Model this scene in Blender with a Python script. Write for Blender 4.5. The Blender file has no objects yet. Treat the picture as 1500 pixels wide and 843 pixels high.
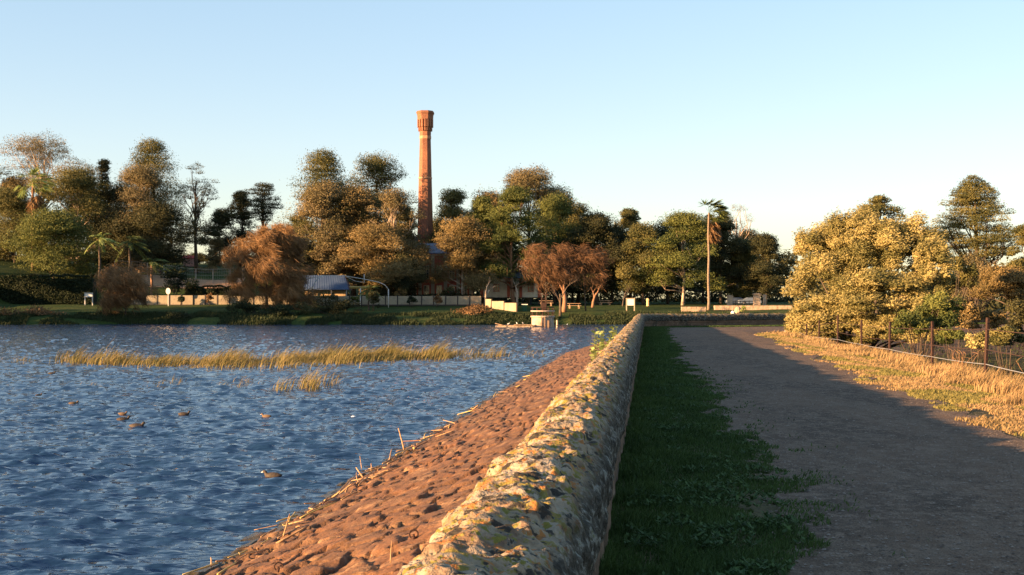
import bpy, math, random
import numpy as np
from mathutils import Vector
random.seed(7)
R = math.radians
scene = bpy.context.scene
COL = scene.collection

# ---------------------------------------------------------------- camera
F = 1800.0            # focal length in photo pixels (1500 wide)
CAMZ = 1.6
HY = 443.0            # horizon row of the photo
cd = bpy.data.cameras.new('camera')
cam = bpy.data.objects.new('camera', cd); COL.objects.link(cam)
cam.location = (0, 0, CAMZ); cam.rotation_euler = (R(90), 0, 0)
cd.sensor_width = 36; cd.lens = F/1500*36; cd.shift_y = 21.5/1500
cd.clip_start = 0.1; cd.clip_end = 6000
cd.dof.use_dof = True; cd.dof.focus_distance = 22; cd.dof.aperture_fstop = 40
scene.camera = cam

# ---------------------------------------------------------------- light
SUN_EL, SUN_AZ = 9.4, 245.0       # azimuth clockwise from +Y
w = bpy.data.worlds.new('World'); scene.world = w; w.use_nodes = True
nt = w.node_tree; nt.nodes.clear()
sky = nt.nodes.new('ShaderNodeTexSky'); sky.sky_type = 'NISHITA'; sky.sun_disc = False
sky.sun_elevation = R(SUN_EL); sky.sun_rotation = R(SUN_AZ)
sky.altitude = 0; sky.air_density = 1.0; sky.dust_density = 0.6; sky.ozone_density = 1.5
bg = nt.nodes.new('ShaderNodeBackground'); bg.inputs[1].default_value = 0.116
out = nt.nodes.new('ShaderNodeOutputWorld')
hs = nt.nodes.new('ShaderNodeHueSaturation'); hs.inputs['Saturation'].default_value = 1.28
gm = nt.nodes.new('ShaderNodeGamma'); gm.inputs[1].default_value = .56
tn = nt.nodes.new('ShaderNodeMix'); tn.data_type = 'RGBA'; tn.blend_type = 'MULTIPLY'; tn.inputs[0].default_value = 1; tn.inputs[7].default_value = (1.0, .97, 1.03, 1)
nt.links.new(sky.outputs[0], hs.inputs['Color']); nt.links.new(hs.outputs[0], gm.inputs[0]); nt.links.new(gm.outputs[0], tn.inputs[6]); nt.links.new(tn.outputs[2], bg.inputs[0]); nt.links.new(bg.outputs[0], out.inputs[0])
sd = bpy.data.lights.new('sun', 'SUN'); sd.energy = 5.0; sd.angle = R(0.5); sd.color = (1.0, 0.61, 0.30)
sun = bpy.data.objects.new('sun', sd); COL.objects.link(sun)
S = Vector((math.cos(R(SUN_EL))*math.sin(R(SUN_AZ)), math.cos(R(SUN_EL))*math.cos(R(SUN_AZ)), math.sin(R(SUN_EL))))
sun.rotation_euler = S.to_track_quat('Z', 'Y').to_euler()
vs = scene.view_settings
vs.view_transform = 'Standard'; vs.look = 'None'; vs.gamma = 1; vs.use_curve_mapping = False
vs.exposure = 2.13
scene.render.engine = 'CYCLES'
scene.cycles.max_bounces = 5; scene.cycles.diffuse_bounces = 2; scene.cycles.glossy_bounces = 2
scene.cycles.transmission_bounces = 3; scene.cycles.transparent_max_bounces = 4

# ---------------------------------------------------------------- numpy noise
def _h(ix, iy, iz, seed):
    n = (ix.astype(np.int64)*374761393 + iy.astype(np.int64)*668265263 + iz.astype(np.int64)*2147483647 + seed*1274126177) & 0xffffffff
    n = ((n ^ (n >> 13))*1274126177) & 0xffffffff
    n = ((n ^ (n >> 16))*2246822519) & 0xffffffff
    return ((n ^ (n >> 15)) & 0xffffff)/float(0xffffff)
def vnoise(x, y, z=0.0, seed=0):
    x = np.asarray(x, float); y = np.asarray(y, float); z = np.zeros_like(x)+z
    ix, iy, iz = np.floor(x), np.floor(y), np.floor(z)
    fx, fy, fz = x-ix, y-iy, z-iz
    fx, fy, fz = [t*t*t*(t*(t*6-15)+10) for t in (fx, fy, fz)]
    r = 0
    for a in (0, 1):
        for b in (0, 1):
            for c in (0, 1):
                wt = (fx if a else 1-fx)*(fy if b else 1-fy)*(fz if c else 1-fz)
                r = r + wt*_h(ix+a, iy+b, iz+c, seed)
    return r*2-1
def fbm(x, y, z=0.0, o=4, seed=0, g=0.5):
    r = 0; a = 1.0
    for k in range(o):
        r = r + a*vnoise(np.asarray(x)*2**k+k*17.3, np.asarray(y)*2**k-k*9.1, np.asarray(z)*2**k+k*3.7, seed+k); a *= g
    return r
def voro(x, y, seed=0, jit=0.85):
    ix, iy = np.floor(x), np.floor(y)
    F1 = np.full(x.shape, 9.0); F2 = np.full(x.shape, 9.0); cid = np.zeros(x.shape)
    zz = np.zeros_like(ix)
    for a in (-1, 0, 1):
        for b in (-1, 0, 1):
            cx, cy = ix+a, iy+b
            px = cx+0.5+jit*(_h(cx, cy, zz, seed)-0.5); py = cy+0.5+jit*(_h(cx, cy, zz, seed+5)-0.5)
            d = np.hypot(px-x, py-y); idc = _h(cx, cy, zz, seed+9)
            m = d < F1
            F2 = np.where(m, F1, np.minimum(F2, d)); cid = np.where(m, idc, cid); F1 = np.where(m, d, F1)
    return F1, F2, cid

def sm(t):
    t = np.clip(t, 0, 1); return t*t*(3-2*t)

# ---------------------------------------------------------------- object helpers
def tag(o, label=None, cat=None, group=None, kind=None):
    if label: o['label'] = label
    if cat: o['category'] = cat
    if group: o['group'] = group
    if kind: o['kind'] = kind
    return o
def empty(name, loc, rz=0, label=None, cat=None, group=None):
    o = bpy.data.objects.new(name, None); COL.objects.link(o)
    o.location = loc; o.rotation_euler = (0, 0, rz); o.empty_display_size = 0.3
    return tag(o, label, cat, group)
def link(name, me, mat, parent=None, smooth=False):
    if mat: me.materials.append(mat)
    if smooth: me.polygons.foreach_set('use_smooth', [True]*len(me.polygons))
    o = bpy.data.objects.new(name, me); COL.objects.link(o)
    if parent: o.parent = parent
    return o
def np_mesh(name, V, Fc, tint=None):
    """V (n,3), Fc (m,k) arrays -> mesh; tint per vertex float attribute"""
    me = bpy.data.meshes.new(name)
    V = np.asarray(V, np.float32); Fc = np.asarray(Fc, np.int32); m, k = Fc.shape
    me.vertices.add(len(V)); me.vertices.foreach_set('co', V.ravel())
    me.loops.add(m*k); me.loops.foreach_set('vertex_index', Fc.ravel())
    me.polygons.add(m); me.polygons.foreach_set('loop_start', np.arange(m, dtype=np.int32)*k)
    try: me.polygons.foreach_set('loop_total', np.full(m, k, np.int32))
    except Exception: pass
    me.update(calc_edges=True)
    if tint is not None:
        at = me.attributes.new('tint', 'FLOAT', 'POINT'); at.data.foreach_set('value', np.asarray(tint, np.float32))
    return me
def grid_faces(nr, nc):
    a = np.arange(nr*nc).reshape(nr, nc)
    return np.stack([a[:-1, :-1], a[:-1, 1:], a[1:, 1:], a[1:, :-1]], -1).reshape(-1, 4)

class MB:
    def __init__(s): s.v = []; s.f = []
    def box(s, c, d, rz=0, tilt=0):
        cx, cy, cz = c; i = len(s.v); ca, sa = math.cos(rz), math.sin(rz); ct, st = math.cos(tilt), math.sin(tilt)
        for z in (-.5, .5):
            for x, y in ((-.5, -.5), (.5, -.5), (.5, .5), (-.5, .5)):
                X, Y, Z = x*d[0], y*d[1], z*d[2]
                X, Z = X*ct+Z*st, -X*st+Z*ct
                s.v.append((cx+X*ca-Y*sa, cy+X*sa+Y*ca, cz+Z))
        s.f += [(i, i+3, i+2, i+1), (i+4, i+5, i+6, i+7)]+[(i+k, i+(k+1) % 4, i+4+(k+1) % 4, i+4+k) for k in range(4)]
        return s
    def tube(s, pts, rad, n=6, sx=1.0, cap=True):
        pts = [Vector(p) for p in pts]
        if not hasattr(rad, '__len__'): rad = [rad]*len(pts)
        i0 = len(s.v); up = None
        for k, p in enumerate(pts):
            t = (pts[min(k+1, len(pts)-1)]-pts[max(k-1, 0)])
            t = t.normalized() if t.length > 1e-9 else Vector((0, 0, 1))
            if up is None: up = t.orthogonal().normalized() if abs(t.y) > .9 or True else up
            a = (up-t*up.dot(t)); a = a.normalized() if a.length > 1e-6 else t.orthogonal().normalized(); up = a
            b = t.cross(a)
            for j in range(n):
                q = 2*math.pi*j/n
                s.v.append(tuple(p+(a*math.cos(q)+b*math.sin(q)*sx)*rad[k]))
        for k in range(len(pts)-1):
            for j in range(n):
                s.f.append((i0+k*n+j, i0+k*n+(j+1) % n, i0+(k+1)*n+(j+1) % n, i0+(k+1)*n+j))
        if cap:
            s.f.append(tuple(i0+j for j in range(n))[::-1]); e = i0+(len(pts)-1)*n
            s.f.append(tuple(e+j for j in range(n)))
        return s
    def lathe(s, prof, n=8, c=(0, 0, 0), rot=0):
        i0 = len(s.v)
        for r, z in prof:
            for j in range(n):
                q = 2*math.pi*(j+rot)/n; s.v.append((c[0]+r*math.cos(q), c[1]+r*math.sin(q), c[2]+z))
        for k in range(len(prof)-1):
            for j in range(n):
                s.f.append((i0+k*n+j, i0+k*n+(j+1) % n, i0+(k+1)*n+(j+1) % n, i0+(k+1)*n+j))
        e = i0+(len(prof)-1)*n
        s.f.append(tuple(i0+j for j in range(n))[::-1]); s.f.append(tuple(e+j for j in range(n)))
        return s
    def poly(s, pts):
        i = len(s.v); s.v += [tuple(p) for p in pts]; s.f.append(tuple(range(i, i+len(pts)))); return s
    def build(s, name, mat, parent=None, smooth=False):
        me = bpy.data.meshes.new(name); me.from_pydata(s.v, [], s.f); me.update()
        return link(name, me, mat, parent, smooth)

def P(px, py, Y):      # photo pixel at a depth -> point
    return Vector(((px-750)/F*Y, Y, CAMZ-(py-HY)/F*Y))

# ---------------------------------------------------------------- materials
def mat(name, base, rough=0.8, noise=None, bump=None, spec=0.3, metallic=0.0, tintmix=None, trans=0.0):
    """base colour; noise=(scale, colour2, lo, hi[, stretch]); list allowed; bump=(scale, strength, dist)"""
    m = bpy.data.materials.new(name); m.use_nodes = True; t = m.node_tree; N = t.nodes; L = t.links
    b = N['Principled BSDF']; b.inputs['Roughness'].default_value = rough
    b.inputs['Specular IOR Level'].default_value = spec; b.inputs['Metallic'].default_value = metallic
    tc = N.new('ShaderNodeTexCoord')
    cur = None
    def rgb(c):
        n = N.new('ShaderNodeRGB'); n.outputs[0].default_value = (*c, 1); return n.outputs[0]
    cur = rgb(base)
    if tintmix:
        at = N.new('ShaderNodeAttribute'); at.attribute_name = 'tint'
        mx = N.new('ShaderNodeMix'); mx.data_type = 'RGBA'
        L.new(at.outputs['Fac'], mx.inputs[0]); L.new(cur, mx.inputs[6]); L.new(rgb(tintmix), mx.inputs[7]); cur = mx.outputs[2]
    for ns in (noise or []):
        sc, c2, lo, hi = ns[:4]; st = ns[4] if len(ns) > 4 else (1, 1, 1); det = ns[5] if len(ns) > 5 else 5
        mp = N.new('ShaderNodeMapping'); mp.inputs['Scale'].default_value = st; L.new(tc.outputs['Object'], mp.inputs[0])
        mp.inputs['Location'].default_value = (sc*.37, sc*.11, sc*.71)
        nn = N.new('ShaderNodeTexNoise'); nn.inputs['Scale'].default_value = sc; nn.inputs['Detail'].default_value = det
        nn.inputs['Roughness'].default_value = 0.6
        L.new(mp.outputs[0], nn.inputs[0])
        mr = N.new('ShaderNodeMapRange'); mr.inputs[1].default_value = lo; mr.inputs[2].default_value = hi
        L.new(nn.outputs[0], mr.inputs[0])
        mx = N.new('ShaderNodeMix'); mx.data_type = 'RGBA'
        L.new(mr.outputs[0], mx.inputs[0]); L.new(cur, mx.inputs[6]); L.new(rgb(c2), mx.inputs[7]); cur = mx.outputs[2]
    L.new(cur, b.inputs['Base Color'])
    last = None
    for sc, stg, dist in (bump or []):
        nn = N.new('ShaderNodeTexNoise'); nn.inputs['Scale'].default_value = sc; nn.inputs['Detail'].default_value = 6
        L.new(tc.outputs['Object'], nn.inputs[0])
        bp = N.new('ShaderNodeBump'); bp.inputs['Strength'].default_value = stg; bp.inputs['Distance'].default_value = dist
        L.new(nn.outputs[0], bp.inputs['Height'])
        if last: L.new(last, bp.inputs['Normal'])
        last = bp.outputs[0]
    if last: L.new(last, b.inputs['Normal'])
    if trans > 0:
        tr = N.new('ShaderNodeBsdfTranslucent'); L.new(cur, tr.inputs[0])
        ms = N.new('ShaderNodeMixShader'); ms.inputs[0].default_value = trans
        L.new(b.outputs[0], ms.inputs[1]); L.new(tr.outputs[0], ms.inputs[2]); L.new(ms.outputs[0], N['Material Output'].inputs[0])
    return m

M = {}
M['bark'] = mat('bark', (.10, .072, .05), .9, [(3, (.05, .036, .028), .45, .6)])
M['palm_bark'] = mat('palm_bark', (.24, .18, .13), .9, [(2, (.13, .09, .065), .45, .6, (1, 1, 6))])
M['pale_bark'] = mat('pale_bark', (.42, .32, .23), .8, [(1.5, (.2, .13, .09), .5, .62)])
M['orange_bark'] = mat('orange_bark', (.3, .15, .08), .9, [(4, (.14, .09, .06), .45, .6, (1, 1, 4))])
def leafmat(name, a, b, trans=.22):
    return mat(name, a, .75, None, None, .25, 0, b, trans)
M['olive'] = leafmat('olive_leaves', (.048, .055, .016), (.185, .158, .05))
M['green'] = leafmat('green_leaves', (.04, .058, .015), (.165, .172, .042))
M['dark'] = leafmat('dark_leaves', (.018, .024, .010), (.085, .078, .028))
M['gold'] = leafmat('golden_leaves', (.09, .07, .025), (.29, .20, .08))
M['brown'] = leafmat('brown_needles', (.11, .062, .026), (.30, .17, .075))
M['pink'] = leafmat('pinkish_leaves', (.09, .078, .034), (.27, .20, .095))
M['bush'] = leafmat('pale_bush_leaves', (.11, .105, .032), (.43, .345, .135), .25)
M['rustleaf'] = leafmat('rusty_needles', (.075, .04, .02), (.20, .105, .05))
M['palm'] = leafmat('palm_leaves', (.05, .075, .02), (.13, .15, .04))
M['deadpalm'] = leafmat('dead_palm_leaves', (.16, .09, .04), (.3, .18, .09))
M['fresh'] = leafmat('fresh_leaves', (.14, .19, .05), (.38, .42, .14), .3)
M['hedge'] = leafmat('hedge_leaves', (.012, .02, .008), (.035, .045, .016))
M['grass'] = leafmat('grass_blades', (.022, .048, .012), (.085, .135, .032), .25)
M['drygrass'] = leafmat('dry_grass_blades', (.20, .15, .06), (.46, .29, .14), .3)
M['reed'] = leafmat('reed_blades', (.075, .09, .022), (.29, .205, .08), .25)

# ---------------------------------------------------------------- terrain functions
C0 = (8.2, 78.0); E = (.894, .447)
def ufun(X, Y): return X-0.111*Y
def vfun(X, Y): return (X-C0[0])*-E[1]+(Y-C0[1])*E[0]
def shore(X): return 197-1.5*np.maximum(0, -90-np.asarray(X))*(np.asarray(X) > -190)-150.0*(np.asarray(X) <= -190)+2.2*np.sin(np.asarray(X)/13.0)+1.5*np.sin(np.asarray(X)/5.1+1)
def HG(X, Y):
    X = np.asarray(X, float); Y = np.asarray(Y, float)
    u = ufun(X, Y); v = vfun(X, Y)
    d = np.where(Y < 78, u, -v); d = np.minimum(u, -v)
    land = np.where(d < 6.5, -4.0, np.interp(d, [6.5, 7.0, 15, 40, 120], [-4.0, -1.2, -2.6, -2.9, -2.6]))
    t = Y-shore(X)
    left = sm((-25-X)/20)
    bankL = np.interp(t, [-6, 0, 3, 12, 26, 34, 42, 48, 54, 95, 200, 3000], [-4, -2.1, -1.0, .1, 1.1, 1.3, 4.4, 4.8, 7.0, 10.8, 12, 12])
    bankR = np.interp(t, [-6, 0, 3, 10, 30, 60, 200, 3000], [-4, -2.1, -1.1, -.2, .75, 1.3, 2.5, 3])
    bank = bankL*left+bankR*(1-left)
    z = np.where(land > -3.9, land, -4.0)
    z = np.maximum(z, np.where(t > -6, bank, -4.0))
    far = sm((X-60)/60)*sm((Y-20)/100)         # downstream paddock on the right rises into the far land
    z = np.maximum(z, -4+far*3.5)
    return z + 0.08*vnoise(X*.3, Y*.3)*(z > -3)
def embz(X, Y):       # height of the dam crest and its dry side
    d = np.minimum(ufun(X, Y), -vfun(X, Y))
    z = np.interp(d, [-1, 5.2, 7.2, 9, 15, 60], [0, -.02, -.16, -.7, -2.5, -2.8])
    return z+0.02*vnoise(np.asarray(X)*.8, np.asarray(Y)*.8)*(np.asarray(d) > 5)+.006*vnoise(np.asarray(X)*3, np.asarray(Y)*3)
def ground(X, Y):
    if Y < 130 and min(ufun(X, Y), -vfun(X, Y)) > -.5 and ufun(X, Y) < 60: return float(embz(X, Y))
    return float(HG(X, Y))
# ================================================================ SETTING
# ---- ground sheet (lake bed, far bank, hill, out to the horizon)
xs = np.unique(np.concatenate([np.linspace(-130, 150, 141), -130-np.geomspace(4, 2500, 24), 150+np.geomspace(4, 2500, 24)]))
ys = np.unique(np.concatenate([np.linspace(-60, 186, 83), np.linspace(186, 310, 156), 310+np.geomspace(3, 3500, 26)]))
XX, YY = np.meshgrid(xs, ys)
ZZ = HG(XX, YY)
lawn_m = mat('lawn', (.035, .06, .013), .95, [(.25, (.075, .085, .02), .42, .62), (3, (.022, .038, .01), .45, .6)], [(6, .6, .15)], .1)
o = link('ground', np_mesh('ground', np.stack([XX, YY, ZZ], -1).reshape(-1, 3), grid_faces(len(ys), len(xs))), lawn_m, None, True)
tag(o, kind='structure')

# ---- dam crest and dry batter
us = np.concatenate([np.linspace(-.42, 10, 60), np.linspace(10.4, 60, 60)])
def yend(u):     # where the column meets the centre of the back wall
    # v(X,Y)=0 with X=u+.111Y
    return (C0[1]*E[0]-C0[0]*E[1]+u*E[1])/(E[0]-.111*E[1])
ts = np.linspace(0, 1, 260)
UU, TT = np.meshgrid(us, ts)
EY = -12+(yend(UU)+12)*TT; EX = UU+.111*EY
crest_m = mat('crest_soil', (.10, .085, .04), .95, [(.8, (.075, .065, .028), .42, .55), (5, (.15, .10, .06), .55, .68), (30, (.05, .04, .028), .52, .66)], [(25, .7, .03)], .1)
o = link('embankment', np_mesh('embankment', np.stack([EX, EY, embz(EX, EY)], -1).reshape(-1, 3), grid_faces(len(ts), len(us))), crest_m, None, True)
tag(o, kind='structure')

# ---- gravel path, rows across
def pleft(Y):
    Y = np.asarray(Y, float)
    a = .98+.111*Y+.13*vnoise(Y*.45, Y*0)+.12*vnoise(Y*2.1, Y*0+3)+.05*vnoise(Y*8, Y*0+3)
    a = a - .25*sm((9-Y)/3)
    yl = C0[1]-.5                                        # in the corner the path follows the back wall
    b = C0[0]+.9+(Y+1.3-C0[1])*2.0
    return np.maximum(a, b)
PR = [(-12, 3.2), (5, 5.2), (14.3, 6.05), (23.6, 7.3), (35, 8.8), (48, 10.7), (60, 12.2), (65, 13.2), (67.5, 14.9), (71, 21), (81, 41), (90, 59)]
def pright(Y):
    Y = np.asarray(Y, float)
    return np.interp(Y, [p[0] for p in PR], [p[1] for p in PR])+.18*vnoise(Y*.6, Y*0+9)+.08*vnoise(Y*3, Y*0+19)
pys = np.concatenate([np.linspace(-11, 6, 30), np.geomspace(6.05, 96, 620)])
pt = np.linspace(0, 1, 60)
PXg = pleft(pys)[:, None]*(1-pt)+pright(pys)[:, None]*pt
PYg = np.repeat(pys[:, None], 60, 1)
keep = pleft(pys) < pright(pys)-.3
PXg, PYg = PXg[keep], PYg[keep]
du = PXg-.111*PYg
PZ = np.interp(np.minimum(du, -vfun(PXg, PYg)), [-1, 5.2, 7.2, 9, 15, 60], [0, -.02, -.16, -.7, -2.5, -2.8])
PZ = embz(PXg, PYg)+.012-.018*np.exp(-((du-1.9)/.3)**2)*0+.004*vnoise(PXg*9, PYg*9)
gravel_m = mat('gravel', (.14, .09, .06), .95, [(.9, (.08, .054, .038), .44, .60, (1, .35, 1)), (3.5, (.17, .12, .085), .5, .66, (1, .4, 1)), (9, (.20, .14, .10), .5, .62), (70, (.06, .042, .031), .5, .62), (110, (.30, .25, .20), .63, .70)], [(60, .9, .015), (18, .5, .03)], .15)
o = link('path', np_mesh('path', np.stack([PXg, PYg, PZ], -1).reshape(-1, 3), grid_faces(PXg.shape[0], 60)), gravel_m, None, True)
tag(o, kind='structure')

# loose pebbles on the near path
rg = np.random.default_rng(3)
n = 34000
py_ = 6.5*np.exp(rg.random(n)*math.log(45/6.5)); a_, b_ = pleft(py_)-.1, pright(py_)+.3
pxx = a_+(b_-a_)*rg.random(n)
r_ = .004+.012*rg.random(n)**3
oct_ = np.array([(1, 0, 0), (0, 1, 0), (-1, 0, 0), (0, -1, 0), (0, 0, .7), (0, 0, -.7)])
of = np.array([(0, 1, 4), (1, 2, 4), (2, 3, 4), (3, 0, 4)])
an = rg.random(n)*6.28; ca, sa = np.cos(an), np.sin(an)
ov = oct_[None]*np.stack([r_*(.8+.6*rg.random(n)), r_, r_*.8], -1)[:, None]
vx = ov[..., 0]*ca[:, None]-ov[..., 1]*sa[:, None]; vy = ov[..., 0]*sa[:, None]+ov[..., 1]*ca[:, None]
V = np.stack([vx+pxx[:, None], vy+py_[:, None], ov[..., 2]+(embz(pxx, py_)+.012+r_*.2)[:, None]], -1).reshape(-1, 3)
Fc = (of[None]+(np.arange(n)*6)[:, None, None]).reshape(-1, 3)
o = link('gravel_stones', np_mesh('gravel_stones', V, Fc, np.repeat(rg.random(n), 6)),
         mat('pebble', (.07, .05, .038), .85, tintmix=(.24, .19, .15)))
tag(o, 'loose pale and dark gravel stones scattered over the shaded path', 'gravel', kind='stuff')

# ---- lake
rows = np.geomspace(6.5, 215, 760); ang = np.linspace(-.52, .30, 620)
RY, AN = np.meshgrid(rows, ang, indexing='ij')
WX = RY*np.tan(AN); WY = RY.copy()
def waves(X, Y, rr):
    z = np.zeros_like(X); dx = np.zeros_like(X); dy = np.zeros_like(X)
    g = np.random.default_rng(11)
    for k in range(90):
        lam = 0.15*(1.25/0.15)**g.random()
        th = R(-80)+g.normal()*R(27)          # direction the waves travel
        kx, ky = math.cos(th)*6.283/lam, math.sin(th)*6.283/lam
        amp = 0.0080*lam**0.85*(1.2 if .4 < lam < .9 else .9)
        gust = .65+.5*vnoise(X*.07+k, Y*.07, seed=k)
        fade = np.clip(lam/(rr*0.0033), 0, 1)   # below the mesh step
        ph = kx*X+ky*Y+g.random()*6.28
        a = amp*gust*fade
        z += a*np.cos(ph); dx -= .8*a*math.cos(th)*np.sin(ph); dy -= .8*a*math.sin(th)*np.sin(ph)
    return z, dx, dy
wz, wdx, wdy = waves(WX, WY, RY)
calm = .35+.65*sm((-(WX-.111*WY)-5.8)/1.2)*1.0
calm = np.where(WX-.111*WY > -5.4, .35, calm)
V = np.stack([WX+wdx*calm, WY+wdy*calm, -2+wz*calm*1.25], -1).reshape(-1, 3)
wm = bpy.data.materials.new('lake_water'); wm.use_nodes = True
t = wm.node_tree; b = t.nodes['Principled BSDF']
b.inputs['Base Color'].default_value = (.010, .031, .078, 1); b.inputs['Roughness'].default_value = .04; b.inputs['IOR'].default_value = 1.33
tc = t.nodes.new('ShaderNodeTexCoord'); last = None
for sc, st, di in ((1.5, .6, .28), (6, .55, .045), (20, .5, .011)):
    mp = t.nodes.new('ShaderNodeMapping'); mp.inputs['Scale'].default_value = (.5, 1.3, 1); mp.inputs['Rotation'].default_value = (0, 0, R(18))
    nn = t.nodes.new('ShaderNodeTexNoise'); nn.inputs['Scale'].default_value = sc; nn.inputs['Detail'].default_value = 3
    bp = t.nodes.new('ShaderNodeBump'); bp.inputs['Strength'].default_value = st; bp.inputs['Distance'].default_value = di
    t.links.new(tc.outputs['Object'], mp.inputs[0]); t.links.new(mp.outputs[0], nn.inputs[0]); t.links.new(nn.outputs[0], bp.inputs['Height'])
    if last: t.links.new(last, bp.inputs['Normal'])
    last = bp.outputs[0]
t.links.new(last, b.inputs['Normal'])
o = link('water', np_mesh('water', V, grid_faces(760, 620)), wm, None, True)
tag(o, kind='structure')

# ---- stone pitching of the wet face
ps = np.concatenate([np.linspace(-6, 3, 40), np.geomspace(3.1, 84, 820)])
pw = np.linspace(0, 1, 190)
SS, WW = np.meshgrid(ps, pw, indexing='ij')
U = -.62-7.2*WW
zb = -.35+(U+.62)*.305
X0 = U+.111*SS
n1 = fbm(X0*.9, SS*.9, 0, 3, 4)
wxw = (U*2.6+.4*fbm(X0*1.2, SS*1.2, 0, 2, 8)+.12*fbm(X0*5, SS*5, 0, 2, 88)); wyw = SS*1.7+.35*fbm(X0*1.7, SS*1.7, 0, 2, 9)
f1, f2, cid = voro(wxw, wyw, 3, .8)
edge = np.clip((f2-f1)/.10, 0, 1)
seam = np.clip((vnoise(X0*1.3, SS*1.3, seed=31)+.55)*1.4, .15, 1)
Z = zb+(-.14*(1-edge)**1.2*seam)+.055*(cid-.5)+.02*n1+.018*fbm(X0*4, SS*4, 0, 4, 21)+.008*fbm(X0*17, SS*17, 0, 3, 23)
hole = np.clip(vnoise(X0*2.2, SS*2.2, seed=77)-.62, 0, 1)
Z -= hole*.35
fe = np.where(SS > 76, (SS-76)*.9, 0)
X0c = np.where(SS > 76.5, X0, X0)
stone_m = mat('pitching_stone', (.18, .082, .038), .85, [(.45, (.085, .048, .03), .45, .60), (.9, (.14, .07, .036), .42, .62), (2.2, (.31, .18, .09), .54, .70), (14, (.11, .06, .034), .5, .66), (45, (.30, .19, .11), .6, .72)], [(30, .6, .02), (90, .4, .006)], .25, 0, (.022, .014, .01))
# wet and weedy near the waterline
t = stone_m.node_tree; N = t.nodes; b = N['Principled BSDF']
tc = N.new('ShaderNodeTexCoord'); sp = N.new('ShaderNodeSeparateXYZ'); t.links.new(tc.outputs['Object'], sp.inputs[0])
nn = N.new('ShaderNodeTexNoise'); nn.inputs['Scale'].default_value = 2.5; nn.inputs['Detail'].default_value = 5; t.links.new(tc.outputs['Object'], nn.inputs[0])
ad = N.new('ShaderNodeMath'); ad.operation = 'MULTIPLY_ADD'; ad.inputs[1].default_value = .35; t.links.new(nn.outputs[0], ad.inputs[0]); t.links.new(sp.outputs[2], ad.inputs[2])
mr = N.new('ShaderNodeMapRange'); mr.inputs[1].default_value = -1.66; mr.inputs[2].default_value = -1.76; t.links.new(ad.outputs[0], mr.inputs[0])
src = b.inputs['Base Color'].links[0].from_socket
mx = N.new('ShaderNodeMix'); mx.data_type = 'RGBA'; t.links.new(mr.outputs[0], mx.inputs[0]); t.links.new(src, mx.inputs[6]); mx.inputs[7].default_value = (.05, .04, .02, 1)
t.links.new(mx.outputs[2], b.inputs['Base Color'])
mr2 = N.new('ShaderNodeMapRange'); mr2.inputs[3].default_value = .85; mr2.inputs[4].default_value = .25
t.links.new(mr.outputs[0], mr2.inputs[0]); t.links.new(mr2.outputs[0], b.inputs['Roughness'])
o = link('stone_slope', np_mesh('stone_slope', np.stack([X0, SS, Z], -1).reshape(-1, 3), grid_faces(len(ps), 190)[:, ::-1], ((1-edge)**.8*seam+np.clip(hole*4, 0, 1)).clip(0, 1).ravel()), stone_m, None, False)
tag(o, kind='structure')

# the same wet face behind the far arm of the wall
e2 = []
for s_ in np.linspace(2, 60, 60):
    for w_ in np.linspace(0, 1, 12):
        off = .3+6.4*w_
        x = C0[0]+E[0]*s_-E[1]*off; y = C0[1]+E[1]*s_+E[0]*off
        e2.append((x, y, -.35-.305*6.4*w_+.04*math.sin(x*3+y*5)))
o = link('stone_slope', np_mesh('stone_slope_far', np.array(e2), grid_faces(60, 12)), stone_m, None, False)
tag(o, kind='structure')

# ---- the stone parapet wall
cl = []      # centre line samples (x, y)
for y in np.concatenate([np.linspace(-5, 2.4, 40), np.geomspace(2.42, 76.0, 1150)]): cl.append((-.45+.111*y, y))
p0 = np.array(cl[-1]); pc = np.array((-.45+.111*78, 78.0)); p2 = pc+np.array(E)*2.0
for k in range(1, 30):
    q = k/30; cl.append(tuple((1-q)**2*p0+2*q*(1-q)*pc+q*q*p2))
for k in np.arange(0, 42, .09): cl.append(tuple(p2+np.array(E)*k))
cl = np.array(cl)
tg = np.gradient(cl, axis=0); tg /= np.linalg.norm(tg, axis=1)[:, None]
nr = np.stack([tg[:, 1], -tg[:, 0]], -1)            # to the inner (path) side
sl = np.concatenate([[0], np.cumsum(np.linalg.norm(np.diff(cl, axis=0), axis=1))])
# coping profile: offset a (positive = path side), height z
pf = [(-.25, .42), (-.285, .45), (-.30, .52), (-.30, .60)]
for q in np.linspace(0, 1, 70):
    th = math.pi*(1-q); ca, sa = math.cos(th), math.sin(th)
    a_ = math.copysign(abs(ca)**.8, ca)*.295; pf.append((a_, .60+.255*abs(sa)**.8*(1-.23*float(sm((a_+.03)/.34)))))
pf += [(.295, .56), (.295, .5), (.285, .45), (.27, .42), (.22, .41)]
pf = np.array(pf); k_ = np.concatenate([[0], np.cumsum(np.linalg.norm(np.diff(pf, axis=0), axis=1))])
qq = np.linspace(0, k_[-1], 84); pf = np.stack([np.interp(qq, k_, pf[:, 0]), np.interp(qq, k_, pf[:, 1])], -1)
pn = np.gradient(pf, axis=0); pn = np.stack([-pn[:, 1], pn[:, 0]], -1); pn /= np.linalg.norm(pn, axis=1)[:, None]
A = np.repeat(pf[None, :, 0], len(cl), 0); Zc = np.repeat(pf[None, :, 1], len(cl), 0); Sg = np.repeat(sl[:, None], len(pf), 1)
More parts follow.
